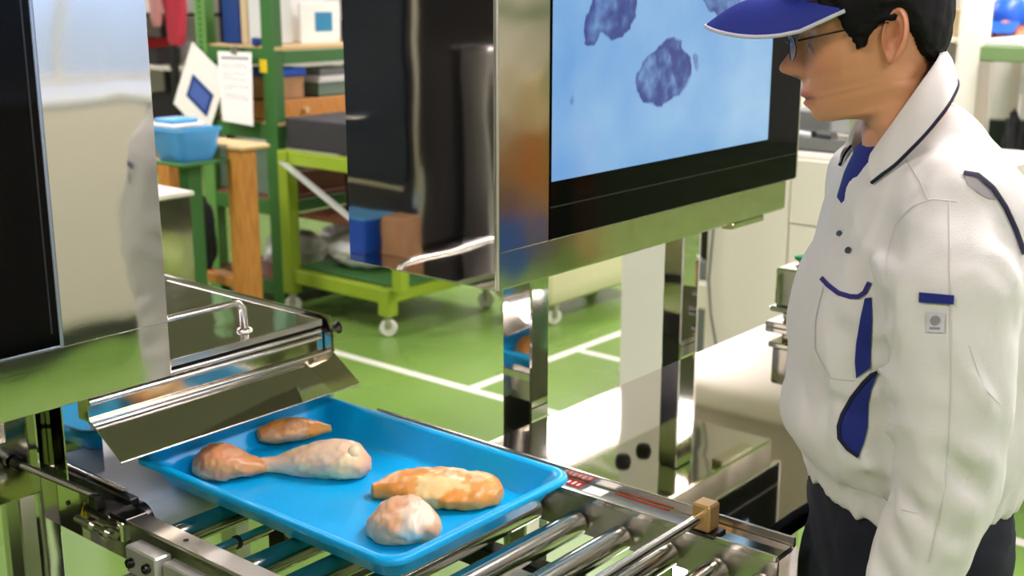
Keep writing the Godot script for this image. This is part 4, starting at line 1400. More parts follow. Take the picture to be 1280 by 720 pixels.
	for q in [[-0.150, 1.388, 0.0042], [-0.1655, 1.412, 0.0036]]:
		var sb := []
		for k in 10: sb.append([q[0] + q[2] * cos(TAU * k / 10), q[1] + q[2] * sin(TAU * k / 10)])
		patch("snap_button", sb, M["dark steel"], jk, 0.003, 0.006)
	collar(jk)
	obj("trousers", net(trouser_field, V(-0.20, 0.03, -0.25), V(0.20, 1.09, 0.25), 0.013), M["trousers navy"], t, true)
	# head
	var h0 := V(-0.0566, 1.592, 0.0)
	var psi := deg_to_rad(18.0)
	var th := deg_to_rad(7.0)
	var fx := Vector3(-cos(psi) * cos(th), -sin(th), -sin(psi) * cos(th))
	var up := Vector3(-cos(psi) * sin(th), cos(th), -sin(psi) * sin(th))
	var H := Transform3D(Basis(fx, up, fx.cross(up)), h0)   # its z axis points to his right
	var skin_c := Color(0.80, 0.57, 0.405)
	var b := body_under()
	b.tint = skin_c.srgb_to_linear()
	for i in b.c.size(): b.c[i] = b.tint
	var ys := []
	for k in 150: ys.append(lerpf(0.125, -0.204, float(k) / 149.0))
	var rows := []
	var cols := PackedColorArray()
	var seg := 128
	for y in ys:
		var row := []
		for j in seg:
			var s := TAU * j / seg
			var phi := s - 0.35 * sin(s) * 1.0   # more points towards the face
			var p := head_point(phi, y)
			row.append(H * p)
			cols.append(face_tint(p, skin_c).srgb_to_linear())
		rows.append(row)
	var from := b.c.size()
	b.grid(rows, true, false, true)
	for i in cols.size(): b.c[from + i] = cols[i]
	ear(b, H, 1.0, skin_c)
	ear(b, H, -1.0, skin_c)
	var bd := obj("body", b, M["skin"], t, true)
	bd.set_meta("label", "tanned face in profile with a bare neck")
	# hair
	var hb := MB.new()
	var hr := []
	var hn := FastNoiseLite.new()
	hn.frequency = 90.0
	hn.seed = 2
	for k in 90:
		var y := lerpf(0.12, -0.065, k / 89.0)
		var row := []
		for j in 140:
			var phi := TAU * j / 140.0
			var p := head_point(phi, y)
			var m := y - hair_line(p.x)
			var o := lerpf(-0.010, 0.0085, smoothstep(-0.006, 0.006, m + 0.004 * hn.get_noise_3d(p.x * 2, p.y * 0.4, p.z))) + 0.0022 * hn.get_noise_3d(p.x, p.y * 0.25, p.z)
			if m > 0.02: o += 0.003
			row.append(H * head_point(phi, y, o))
		hr.append(row)
	hb.grid(hr, true, false)
	obj("hair", hb, M["hair"], t, true)
	cap(t, H)
	spectacles(t, H)
	for s in [-1.0, 1.0]:
		var f := MB.new()
		var prof := []
		for k in [[0.075, 0.030, 0.060], [0.06, 0.036, 0.075], [0.0, 0.040, 0.07], [-0.07, 0.044, 0.052], [-0.13, 0.046, 0.040], [-0.165, 0.040, 0.034], [-0.182, 0.022, 0.022]]:
			var row := []
			for j in 20:
				var a := TAU * j / 20.0
				row.append(V(k[0] + 0.01, maxf(0.0, k[2] * (0.5 + 0.5 * sin(a))), s * 0.095 + k[1] * cos(a)))
			prof.append(row)
		f.grid(prof, true, false, true)
		obj("shoe", f, M["black rubber"], t, true)

func face_tint(p: Vector3, base: Color) -> Color:
	var c := base
	var az := absf(p.z)
	if p.x > 0.05:
		var lip := exp(-pow((p.y + 0.0575) / 0.0085, 4) - pow(az / 0.024, 4))
		c = c.lerp(Color(0.60, 0.29, 0.25), 0.75 * lip)
		var line := exp(-pow((p.y + 0.0583 - az * 0.06) / 0.0013, 2) - pow(az / 0.024, 4))
		c = c.lerp(Color(0.25, 0.10, 0.09), 0.8 * line)
		var lash := exp(-pow((p.y - 0.0065 + 4.0 * pow(az - 0.032, 2) * 10.0) / 0.0018, 2) - pow((az - 0.033) / 0.014, 4))
		c = c.lerp(Color(0.05, 0.035, 0.03), 0.95 * lash)
		var brow := exp(-pow((p.y - 0.034 + (az - 0.03) * 0.15) / 0.0042, 2) - pow((az - 0.034) / 0.022, 4))
		c = c.lerp(Color(0.05, 0.04, 0.035), 0.9 * brow)
		var blush := exp(-pow((p.y + 0.02) / 0.02, 2) - pow((az - 0.045) / 0.03, 2)) + exp(-pow((p.y + 0.018) / 0.012, 2) - pow(az / 0.014, 2))
		c = c.lerp(Color(0.70, 0.40, 0.30), 0.25 * clampf(blush, 0, 1))
		var nostril := exp(-pow((p.y + 0.0315) / 0.0025, 2) - pow((az - 0.009) / 0.004, 2))
		c = c.lerp(Color(0.16, 0.07, 0.05), 0.85 * nostril)
	return c

func ear(b: MB, H: Transform3D, s: float, skin_c: Color) -> void:
	var rows := []
	var at := Vector3(-0.013, 0.008, s * 0.0715)
	var ax := Vector3(-0.22, 0.97, 0.0).normalized()        # up along the ear
	var ay := Vector3(-0.93, -0.22, s * 0.28).normalized()    # backwards, away from the skull
	var nn := ay.cross(ax).normalized()
	if nn.z * s < 0: nn = -nn
	for i in 17:
		var r := i / 16.0
		var row := []
		for j in 40:
			var t := TAU * j / 40.0
			var u := cos(t)
			var w := sin(t)
			var wid := 0.0140 * (1.0 - 0.28 * clampf(-u, 0, 1))
			var hgt := 0.0325
			var shape := 0.0
			# rim, hollow and the ridge inside the rim
			shape += 0.0060 * exp(-pow((r - 0.88) / 0.13, 2)) * smoothstep(-0.95, -0.35, u + 0.5 * maxf(0, w))
			shape += 0.0042 * exp(-pow((r - 0.56) / 0.10, 2)) * smoothstep(-0.5, 0.3, w) * smoothstep(-0.9, -0.2, u)
			shape -= 0.0070 * exp(-pow(r / 0.36, 2))
			shape += 0.003 * exp(-pow((u * r + 0.85) / 0.25, 2) - pow(w * r / 0.4, 2))
			shape += 0.0035 * exp(-pow((u * r + 0.12) / 0.22, 2) - pow((w * r + 0.72) / 0.2, 2))
			if r > 0.93: shape -= (r - 0.93) * 0.09
			row.append(H * (at + ax * (u * r * hgt) + ay * (w * r * wid) + nn * (0.006 + shape)))
		rows.append(row)
	# close towards the skull
	var last := []
	for j in 40:
		var t := TAU * j / 40.0
		last.append(H * (at + ax * cos(t) * 0.026 + ay * sin(t) * 0.011 - nn * 0.012))
	rows.append(last)
	var from := b.c.size()
	b.tint = skin_c.lerp(Color(0.66, 0.36, 0.27), 0.25).srgb_to_linear()
	b.grid(rows, true, s < 0)
	if from < 0: pass

func cap(t: Node3D, H: Transform3D) -> void:
	var b := MB.new()
	var rows := []
	for k in 26:
		var f := k / 25.0
		var row := []
		for j in 96:
			var a := TAU * j / 96.0
			var y0 := 0.049 + 0.012 * maxf(0.0, cos(a)) - 0.004 * cos(a) + 0.006 * sin(a) * sin(a)
			var y := lerpf(y0, 0.146, sin(f * PI / 2.0 * 0.985))
			var k2 := pow(maxf(0.0, 1.0 - pow((y - 0.04) / 0.109, 2.3)), 1.0 / 2.3)
			var seam := 1.0 - 0.012 * exp(-pow(fposmod(a / TAU * 6.0 + 0.5, 1.0) - 0.5, 2) * 900.0)
			row.append(H * Vector3(0.016 + 0.096 * cos(a) * k2 * seam, y, 0.0875 * sin(a) * k2 * seam))
		rows.append(row)
	b.grid(rows, true, true)
	var cp := obj("cap", b, M["cap blue"], t, true)
	cp.set_meta("label", "royal blue cap with a long curved brim")
	var bt := MB.new()
	bt.lathe([Vector2(0.010, 0), Vector2(0.009, 0.004), Vector2(0, 0.006)], 16, H * Transform3D(Basis(), V(0.016, 0.145, 0)))
	obj("cap_button", bt, M["cap blue"], cp, true)
	# brim: two skins and a pale piping round its edge
	var edge := []
	var br := MB.new()
	for side in [0, 1]:
		var g := []
		for i in 15:
			var v := i / 14.0
			var row := []
			for j in 41:
				var u := -1.0 + 2.0 * j / 40.0
				row.append(H * (brim_point(u, v) - Vector3(0, 0.0032 * side, 0)))
			g.append(row)
		br.grid(g, false, side == 1)
	for j in 41: edge.append(H * (brim_point(-1.0 + 2.0 * j / 40.0, 1.0) - Vector3(0, 0.0016, 0)))
	obj("brim", br, M["cap blue"], cp, true)
	var pp := MB.new()
	pp.tube(edge, [0.0024], 8)
	obj("brim_piping", pp, M["piping grey"], cp, true)

func brim_point(u: float, v: float) -> Vector3:
	var c := sqrt(maxf(0.0, 1.0 - u * u))
	var c2 := pow(maxf(0.0, 1.0 - pow(absf(u), 2.3)), 0.55)
	var inner := Vector3(0.040 + 0.066 * c, 0.044 + 0.020 * c, 0.084 * u)
	var outer := Vector3(0.040 + 0.172 * c2, 0.046 - 0.036 * (1.0 - c2) * c * 2.2 - 0.002, 0.086 * u)
	var p := inner.lerp(outer, v)
	p.y += 0.014 * sin(v * PI) * c * c
	return p

func spectacles(t: Node3D, H: Transform3D) -> void:
	var s := MB.new()
	var pc := []
	for side in [-1.0, 1.0]:
		s.tube([H * Vector3(-0.006, 0.024, side * 0.0785), H * Vector3(0.03, 0.022, side * 0.0805), H * Vector3(0.075, 0.017, side * 0.0745), H * Vector3(0.096, 0.014, side * 0.063)], [0.0011], 8)
		var ring := []
		for k in 25:
			var a := TAU * k / 24.0
			var z := 0.0345 + 0.026 * cos(a)
			ring.append(H * Vector3(0.1125 - pow(z / 0.065, 2) * 0.015, 0.006 + 0.0165 * sin(a), side * z))
		s.tube(ring, [0.0008], 6, false)
		pc.append(ring)
	s.tube([H * Vector3(0.112, 0.010, -0.009), H * Vector3(0.1165, 0.0125, 0), H * Vector3(0.112, 0.010, 0.009)], [0.001], 8)
	var sp := obj("spectacles", s, M["spectacle frame"], t, true)
	for ring in pc:
		var l := MB.new()
		var inner := []
		var mid := Vector3.ZERO
		for k in 24: mid += ring[k] / 24.0
		for k in 24: inner.append(mid)
		l.grid([inner, ring.slice(0, 24)], true)
		obj("lens", l, M["lens"], sp, true)

func collar(jk: Node3D) -> void:
	# fold line high on the neck and free lower edge, from one front tip round the nape to the other
	var top := [Vector3(-0.076, 1.462, 0.040), Vector3(-0.062, 1.496, 0.058), Vector3(-0.036, 1.543, 0.066), Vector3(-0.010, 1.576, 0.048), Vector3(0.002, 1.586, 0.0), Vector3(-0.010, 1.576, -0.048), Vector3(-0.036, 1.543, -0.066), Vector3(-0.062, 1.496, -0.058), Vector3(-0.076, 1.462, -0.040)]
	var low := [Vector3(-0.082, 1.434, 0.070), Vector3(-0.060, 1.462, 0.093), Vector3(-0.026, 1.508, 0.104), Vector3(0.004, 1.544, 0.075), Vector3(0.016, 1.556, 0.0), Vector3(0.004, 1.544, -0.075), Vector3(-0.026, 1.508, -0.104), Vector3(-0.060, 1.462, -0.093), Vector3(-0.082, 1.434, -0.070)]
	var inn := [Vector3(-0.074, 1.440, 0.036), Vector3(-0.056, 1.470, 0.056), Vector3(-0.026, 1.515, 0.066), Vector3(-0.012, 1.535, 0.048), Vector3(0.0, 1.54, 0.0), Vector3(-0.012, 1.535, -0.048), Vector3(-0.026, 1.515, -0.066), Vector3(-0.056, 1.470, -0.056), Vector3(-0.074, 1.440, -0.036)]
	var outer := []
	var edge := []
	var lining := []
	for k in 65:
		var f := k / 64.0 * 8.0
		var a := spline(top, f)
		var c := spline(low, f)
		var i := spline(inn, f)
		var row := []
		for q in 7:
			var g := q / 6.0
			var p := a.lerp(c, g)
			var outv := Vector3(p.x + 0.02, 0.035, p.z).normalized()
			row.append(p + outv * (0.006 * sin(g * PI) + 0.003 + 0.001 * sin(k * 0.9 + g * 4.0) * g))
		var back := []
		for q in 5: back.append(row[6].lerp(i, q / 4.0) - Vector3(0, 0.003 + 0.004 * q / 4.0, 0))
		outer.append(row)
		lining.append(back)
		edge.append(row[6] - Vector3(0, 0.0018, 0))
	var inside := []
	for k in 65:
		var f := k / 64.0 * 8.0
		var row := []
		for q in 5: row.append(outer[k][0].lerp(spline(inn, f), q / 4.0))
		inside.append(row)
	var b := MB.new()
	b.grid(outer, false, false)
	b.grid(inside, false, true)
	obj("collar", b, M["cloth white"], jk, true)
	var e := MB.new()
	e.tube(edge, [0.0022], 8)
	obj("collar_lining", e, M["navy lining"], jk, true)
	# the blue shirt in the opening, and the front edges of the jacket beside it
	var s := MB.new()
	var rows := []
	for k in [[1.385, -0.046, 0.054, 0.060], [1.41, -0.044, 0.057, 0.062], [1.44, -0.038, 0.056, 0.062], [1.47, -0.030, 0.052, 0.060], [1.492, -0.026, 0.040, 0.050]]:
		var row := []
		for j in 40:
			var a := TAU * j / 40.0
			row.append(Vector3(k[1] - k[2] * cos(a), k[0] - 0.02 * cos(a) * (1.0 if k[0] > 1.48 else 0.4) + 0.0, k[3] * sin(a)))
		rows.append(row)
	s.grid(rows, true, false)
	obj("blue_shirt", s, M["cloth blue"], jk, true)

# the figure inside the clothes, with hands
func body_under() -> MB:
	var arms := [near_arm, far_arm]
	var f := func(p: Vector3) -> float:
		var d := smin(cone(p, Vector3(0.01, 1.36, 0), Vector3(0.0, 1.02, 0), 0.085, 0.085), cone(p, Vector3(0.0, 1.02, 0.0), Vector3(0.0, 0.92, 0.0), 0.085, 0.08), 0.05)
		d = smin(d, cone(p, Vector3(0.0, 1.40, 0), Vector3(-0.03, 1.50, 0), 0.07, 0.05), 0.04)
		for s in [-1.0, 1.0]:
			var q := Vector3(p.x, p.y, p.z * s)
			d = smin(d, cone(q, Vector3(0.0, 0.88, 0.08), Vector3(-0.012, 0.50, 0.09), 0.075, 0.05), 0.03)
			d = smin(d, cone(q, Vector3(-0.012, 0.50, 0.09), Vector3(0.015, 0.06, 0.095), 0.05, 0.036), 0.02)
			d = smin(d, cone(q, Vector3(0.015, 0.045, 0.095), Vector3(-0.11, 0.03, 0.095), 0.03, 0.022), 0.02)
		for a in arms:
			for k in a.size() - 1:
				d = smin(d, cone(p, a[k][0], a[k + 1][0], a[k][1] * 0.62, a[k + 1][1] * 0.62), 0.02)
		return d
	var b := net(f, V(-0.18, 0.0, -0.30), V(0.16, 1.58, 0.30), 0.02, 2.4)
	for s in [0, 1]:
		var a: Array = arms[s]
		var w: Vector3 = a[-1][0]
		var d: Vector3 = (w - a[-2][0]).normalized()
		var hb := hand(w, d, Vector3(-1, 0, 0), 1.0 if s == 0 else -1.0)
		var base := b.v.size()
		b.v.append_array(hb.v); b.n.append_array(hb.n); b.u.append_array(hb.u); b.c.append_array(hb.c)
		for i in hb.ix: b.ix.append(i + base)
	return b

# palm, four fingers of different length and a thumb, relaxed; w is the wrist, d points along the hand
func hand(w: Vector3, d: Vector3, fwd: Vector3, s: float) -> MB:
	var side := (fwd - d * fwd.dot(d)).normalized()
	var pal := d.cross(side) * s      # towards the back or the palm of the hand
	var parts := []
	var P := func(x: float, y: float, z: float) -> Vector3: return w + d * x + side * y + pal * z
	parts.append([P.call(-0.03, 0, 0), P.call(0.03, 0.002, 0), 0.027, 0.026])
	for k in 4:
		var y := 0.030 - k * 0.0195
		var ln: float = [0.072, 0.080, 0.074, 0.058][k]
		var x0: float = [0.092, 0.096, 0.092, 0.084][k]
		parts.append([P.call(0.03, y * 0.6, 0), P.call(x0, y, 0), 0.016, 0.0125])
		parts.append([P.call(x0, y, 0), P.call(x0 + ln * 0.45, y * 1.03, -0.010), 0.0100, 0.0090])
		parts.append([P.call(x0 + ln * 0.45, y * 1.03, -0.010), P.call(x0 + ln * 0.74, y * 1.03, -0.024), 0.0090, 0.0083])
		parts.append([P.call(x0 + ln * 0.74, y * 1.03, -0.024), P.call(x0 + ln * 0.93, y * 1.03, -0.037), 0.0083, 0.0074])
	parts.append([P.call(0.028, 0.022, -0.006), P.call(0.062, 0.045, -0.022), 0.016, 0.0115])
	parts.append([P.call(0.062, 0.045, -0.022), P.call(0.090, 0.052, -0.032), 0.0112, 0.0096])
	parts.append([P.call(0.090, 0.052, -0.032), P.call(0.112, 0.050, -0.040), 0.0096, 0.0078])
	var f := func(p: Vector3) -> float:
		var r := 1e9
		for q in 5: r = smin(r, cone(p, parts[0 if q == 0 else 1 + (q - 1) * 4][0], parts[0 if q == 0 else 1 + (q - 1) * 4][1], parts[0 if q == 0 else 1 + (q - 1) * 4][2], parts[0 if q == 0 else 1 + (q - 1) * 4][3]), 0.014)
		r = smin(r, cone(p, parts[17][0], parts[17][1], parts[17][2], parts[17][3]), 0.012)
		for q in range(1, parts.size()):
			if q in [1, 5, 9, 13, 17]: continue
			r = smin(r, cone(p, parts[q][0], parts[q][1], parts[q][2], parts[q][3]), 0.004)
		return r
	var lo := w
	var hi := w
	for p in parts:
		for q in [p[0], p[1]]:
			lo = lo.min(q); hi = hi.max(q)
	return net(f, lo - Vector3.ONE * 0.03, hi + Vector3.ONE * 0.03, 0.0042)

# ------------------------------------------------------------------ the workshop behind
func simple(called: String, label: String, category: String, lo: Vector3, hi: Vector3, m: String, group := "", bev := 0.006) -> MeshInstance3D:
	var o := obj(called, B(lo, hi, bev), M[m])
	tag(o, label, category, group)
	return o

func open_bin(t: Node3D, lo: Vector3, hi: Vector3, m: Material, called := "bin_shell", wall := 0.006) -> void:
	var b := MB.new()
	b.box(lo, V(hi.x, lo.y + wall, hi.z), 0.001)
	b.box(V(lo.x, lo.y, lo.z), V(lo.x + wall, hi.y, hi.z), 0.001)
	b.box(V(hi.x - wall, lo.y, lo.z), V(hi.x, hi.y, hi.z), 0.001)
	b.box(V(lo.x + wall, lo.y, lo.z), V(hi.x - wall, hi.y, lo.z + wall), 0.001)
	b.box(V(lo.x + wall, lo.y, hi.z - wall), V(hi.x - wall, hi.y, hi.z), 0.001)
	obj(called, b, m, t)

func lump(at: Vector3, size: Vector3, seed_: int, rough := 0.35) -> MB:
	var n := FastNoiseLite.new()
	n.seed = seed_
	n.frequency = 1.1
	var b := MB.new()
	var rows := []
	for i in 17:
		var th := PI * i / 16.0
		var row := []
		for j in 24:
			var ph := -TAU * j / 24.0
			var d := Vector3(sin(th) * cos(ph), -cos(th), sin(th) * sin(ph))
			var k := 1.0 + rough * n.get_noise_3d(d.x * 1.7, d.y * 1.7, d.z * 1.7)
			var p := d * k
			p.y = maxf(p.y, -0.82)
			row.append(at + (p + Vector3(0, 0.82, 0)) * size)
		rows.append(row)
	b.grid(rows, true)
	return b

func caster(t: Node3D, at: Vector3, r: float, wheel: Material, turn := 0.0) -> void:
	var d := Vector3(cos(turn), 0, sin(turn))
	var b := MB.new()
	b.tube([at + V(0, r, 0) - d * 0.013, at + V(0, r, 0) - d * 0.010, at + V(0, r, 0) + d * 0.010, at + V(0, r, 0) + d * 0.013], [r * 0.86, r, r, r * 0.86], 20)
	obj("caster_wheel", b, wheel, t)
	var f := MB.new()
	for s in [-1.0, 1.0]:
		f.tube([at + V(0, r, 0) + d * 0.017 * s, at + V(0, 2.35 * r, 0) + d * 0.017 * s], [r * 0.35], 8)
	f.box(at + V(-0.022, 2.3 * r, -0.022), at + V(0.022, 2.45 * r, 0.022), 0.002)
	obj("caster_fork", f, M["satin steel"], t)

func background() -> void:
	rack()
	rack_goods()
	trolley()
	papers()
	wooden_stand()
	far_shelf()
	# cream bin on casters
	var t := thing("wheeled_bin", "long cream bin on white casters on the green floor behind the display posts", "bin", V(-3.75, 0, -5.05))
	var b := MB.new()
	var rows := []
	for k in [[0.10, 0.095], [0.03, 0.10], [0.012, 0.12], [0.0, 0.20], [0.0, 0.42], [-0.012, 0.425], [-0.012, 0.45], [0.0, 0.452], [0.02, 0.45], [0.03, 0.16], [0.2, 0.15]]:
		var row := []
		for q in 4:
			var r := 0.05
			var cx: float = (-3.58 - k[0] - r) if q in [0, 3] else (-3.965 + k[0] + r)
			var cz: float = (-4.56 - k[0] - r) if q in [0, 1] else (-5.50 + k[0] + r)
			for s in 6:
				var a := (q + s / 5.0) * PI / 2
				row.append(V(cx + cos(a) * r, k[1], cz + sin(a) * r))
		rows.append(row)
	b.grid(rows, true, true, true)
	obj("bin_shell", b, M["bin cream"], t)
	obj("rim_slot", B(V(-3.581, 0.355, -5.40), V(-3.574, 0.372, -5.05), 0.002), M["grey box"], t)
	for p in [V(-3.62, 0, -4.66), V(-3.91, 0, -4.66), V(-3.62, 0, -5.40), V(-3.93, 0, -5.40)]:
		caster(t, p, 0.04, M["caster white"], 0.4)
	# white machine cabinet with clutter on top
	var w := thing("white_cabinet", "large plain white cabinet behind the mirror polished table, with tools on top", "cabinet", V(-1.75, 0, -4.2))
	obj("cabinet_body", B(V(-2.32, 0.04, -4.50), V(-1.30, 1.08, -3.93), 0.01), M["cabinet white"], w)
	obj("door", B(V(-2.315, 0.07, -3.929), V(-1.99, 1.06, -3.915), 0.004), M["cabinet white"], w)
	obj("door", B(V(-1.985, 0.83, -3.929), V(-1.31, 1.06, -3.912), 0.004), M["cabinet white"], w)
	obj("door", B(V(-1.985, 0.07, -3.929), V(-1.31, 0.825, -3.915), 0.004), M["cabinet white"], w)
	obj("plinth", B(V(-2.30, 0, -4.46), V(-1.32, 0.04, -3.97), 0.002), M["black plastic"], w)
	var c := obj("cable", rod([V(-2.27, 1.0, -3.905), V(-2.285, 0.72, -3.90), V(-2.29, 0.58, -3.895), V(-2.27, 0.45, -3.885), V(-2.24, 0.34, -3.88), V(-2.22, 0.14, -3.88), V(-2.19, 0.0, -3.86)], 0.005, 8), M["grey box"])
	tag(c, "thin grey cable hanging down the front of the white cabinet", "cable")
	var g := thing("tool_tray", "grey metal tray of small tools on top of the white cabinet", "tray", V(-1.95, 1.08, -4.1))
	open_bin(g, V(-2.20, 1.08, -4.25), V(-1.75, 1.125, -4.0), M["grey box"], "tray_shell")
	for k in 5:
		obj("tool", rod([V(-2.15 + k * 0.08, 1.11, -4.2), V(-2.13 + k * 0.08, 1.135, -4.04)], 0.012, 10), M[["dark steel", "pale film", "black plastic", "bright steel", "grey green box"][k]], g)
	simple("grey_case", "dark grey case on the white cabinet behind the display's edge", "case", V(-2.22, 1.08, -4.45), V(-2.02, 1.19, -4.28), "grey box")
	simple("pale_carton", "pale small carton on the white cabinet beside the tool tray", "box", V(-1.73, 1.08, -4.4), V(-1.55, 1.16, -4.2), "pale film")
	# beige and black kit glimpsed between the column and the cabinet
	var k := thing("test_rig", "beige box on a black stand between the white column and cabinet", "machine", V(-2.62, 0, -4.6))
	obj("rig_box", B(V(-2.75, 0.72, -4.75), V(-2.45, 0.95, -4.45), 0.008), M["beige"], k)
	obj("rig_stand", B(V(-2.70, 0.50, -4.70), V(-2.50, 0.72, -4.50), 0.01), M["black plastic"], k)
	obj("rig_motor", B(V(-2.66, 0.30, -4.455), V(-2.52, 0.42, -4.40), 0.01), M["cabinet white"], k)
	obj("rig_base", B(V(-2.74, 0.0, -4.74), V(-2.46, 0.50, -4.46), 0.006), M["grey box"], k)

func beam(t: Node3D, called: String, lo: Vector3, hi: Vector3, m := "rack green") -> MeshInstance3D:
	return obj(called, B(lo, hi, 0.003), M[m], t)

func rack() -> void:
	var t := thing("steel_rack", "tall dark green steel rack with punched posts and wooden shelf boards", "rack", V(-5.2, 0, -4.9))
	var xa := -4.92
	var xb := -5.46
	var za := -3.99
	var zb := -5.85
	var done := false
	for x in [xa, xb]:
		for z in [za, zb]:
			var b := MB.new()
			b.box(V(x - 0.045, 0, z - 0.004), V(x + 0.045, 2.4, z + 0.004), 0.001)
			b.box(V(x - 0.004, 0, z - 0.09), V(x + 0.004, 2.4, z - 0.004), 0.001)
			obj("post", b, M["rack green light"] if x == xb else M["rack green"], t)
			if x == xb and z == za:
				for k in 34:
					obj("punched_slot", B(V(x - 0.008, 1.02 + k * 0.03, z + 0.0042), V(x + 0.008, 1.035 + k * 0.03, z + 0.0052), 0), M["black plastic"], t)
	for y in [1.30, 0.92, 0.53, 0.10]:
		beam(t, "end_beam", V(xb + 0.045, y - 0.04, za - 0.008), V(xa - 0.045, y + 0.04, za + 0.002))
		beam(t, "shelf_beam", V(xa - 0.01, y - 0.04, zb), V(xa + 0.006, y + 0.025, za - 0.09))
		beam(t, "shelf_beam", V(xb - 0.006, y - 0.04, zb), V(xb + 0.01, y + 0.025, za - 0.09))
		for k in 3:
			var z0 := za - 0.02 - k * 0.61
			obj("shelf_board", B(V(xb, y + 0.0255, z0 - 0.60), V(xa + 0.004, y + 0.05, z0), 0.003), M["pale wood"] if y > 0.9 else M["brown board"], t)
	if done: pass

func rack_goods() -> void:
	# upper deck, seen between the two posts
	simple("blue_binder", "dark blue upright binder on the rack's upper shelf near the punched post", "binder", V(-5.36, 1.351, -4.25), V(-5.22, 1.60, -4.05), "binder blue", "", 0.008)
	simple("beige_file", "beige upright file next to the dark blue binder", "file", V(-5.205, 1.351, -4.25), V(-5.15, 1.66, -4.05), "beige")
	simple("pale_file", "pale upright file between the beige file and rack post", "file", V(-5.14, 1.351, -4.25), V(-5.03, 1.68, -4.05), "pale film")
	simple("small_blue_pot", "tiny blue pot at the shelf edge under the pale file", "pot", V(-5.06, 1.351, -4.035), V(-5.01, 1.39, -3.995), "binder blue")
	# upper deck, right of the corner post
	var fr := thing("picture_card", "white card with a blue picture leaning on the rack's upper shelf", "card", V(-5.0, 1.35, -4.4))
	obj("card_panel", B(V(-5.02, 1.351, -4.56), V(-5.005, 1.56, -4.28), 0.003), M["paper"], fr)
	obj("card_picture", B(V(-5.0048, 1.41, -4.50), V(-5.004, 1.51, -4.38), 0), M["teal blue"], fr)
	simple("white_carton", "white carton behind the picture card on the upper shelf", "carton", V(-5.40, 1.351, -4.75), V(-5.21, 1.62, -4.30), "pale film")
	var l := obj("dark_part", lump(V(-5.05, 1.352, -4.64), V(0.09, 0.065, 0.075), 3), M["charcoal board"])
	tag(l, "dark lumpy machine part on the upper shelf beside the picture card", "machine part")
	l = obj("rust_part", lump(V(-5.06, 1.475, -4.90), V(0.10, 0.07, 0.09), 4), M["brown board"])
	tag(l, "rusty brown part lying over a white bag on the upper shelf", "machine part")
	l = obj("white_bag", lump(V(-5.06, 1.352, -4.90), V(0.11, 0.065, 0.13), 5), M["pale film"])
	tag(l, "white plastic bag under the rusty part on the upper shelf", "bag")
	l = obj("green_bottle", rod([V(-4.935, 1.351, -4.80), V(-4.935, 1.42, -4.80), V(-4.935, 1.44, -4.80)], 0.022, 14), M["grey green box"])
	tag(l, "small grey green bottle in front of the white bag", "bottle")
	simple("orange_carton", "orange carton high on the rack behind the display's edge", "carton", V(-5.38, 1.62, -5.10), V(-5.10, 1.78, -4.85), "orange carton")
	simple("long_white_box", "long white box under the orange carton on the rack", "box", V(-5.40, 1.351, -5.25), V(-5.21, 1.619, -4.80), "paper")
	# second deck
	var d := thing("wooden_case", "long wooden case with two round knobs on the rack's middle shelf", "case", V(-5.1, 0.97, -4.5))
	obj("case_front", B(V(-4.947, 0.971, -4.92), V(-4.93, 1.075, -4.05), 0.004), M["wood"], d)
	obj("case_body", B(V(-5.30, 0.971, -4.92), V(-4.9475, 1.07, -4.05), 0.004), M["wood"], d)
	for z in [-4.22, -4.68]:
		obj("knob", rod([V(-4.93, 1.02, z), V(-4.915, 1.02, z), V(-4.905, 1.02, z)], 0.015, 14), M["pale wood"], d)
	simple("blue_flat_box", "flat bright blue box lying on a cardboard box", "box", V(-5.2, 1.191, -4.26), V(-4.95, 1.235, -4.06), "bright blue")
	simple("cardboard_box", "brown cardboard box under the flat bright blue box", "carton", V(-5.2, 1.076, -4.25), V(-4.96, 1.19, -4.06), "cardboard")
	var gb := thing("green_bin", "grey green storage bin with a white paper stack on top", "bin", V(-5.05, 1.076, -4.45))
	open_bin(gb, V(-5.2, 1.076, -4.70), V(-4.95, 1.15, -4.34), M["grey green box"])
	obj("bin_lip", B(V(-5.21, 1.15, -4.71), V(-4.94, 1.158, -4.33), 0.003), M["pale film"], gb)
	simple("paper_stack", "stack of white paper lying on the grey green bin", "paper stack", V(-5.18, 1.159, -4.66), V(-4.96, 1.18, -4.36), "paper")
	simple("grey_parts_box", "low blue grey parts box on the white paper stack", "box", V(-5.15, 1.181, -4.60), V(-4.98, 1.22, -4.38), "grey box")
	simple("yellow_tag", "yellow tag stuck on the rack's corner post", "tag", V(-4.985, 1.22, -3.9885), V(-4.93, 1.285, -3.9845), "yellow", "", 0.001)
	simple("beige_crate", "beige crate next to the grey green bin on the wooden case", "crate", V(-5.2, 1.076, -4.90), V(-4.95, 1.22, -4.73), "beige")
	# lower deck
	for k in 3:
		var y: float = 0.58
		var bg := obj("plastic_bag", lump(V(-5.13 + 0.02 * k, 0.152, -4.30 - 0.36 * k), V(0.17, 0.10, 0.17), 20 + k, 0.5), M["pale film"])
		tag(bg, ["white plastic bag on the rack's lowest shelf beside the corner post", "white plastic bag in the middle of the rack's lowest shelf", "white plastic bag at the far end of the rack's lowest shelf"][k], "bag", "bags on the rack's lowest shelf")
		if y: pass
	simple("brown_carton", "flat brown carton on the rack's lower shelf behind the green trolley", "carton", V(-5.25, 0.581, -4.9), V(-4.95, 0.70, -4.15), "brown board")
	simple("clear_crate", "pale green crate on the rack's lower shelf behind the wooden leg", "crate", V(-5.44, 0.581, -4.06), V(-4.98, 0.84, -4.04), "grey green box")

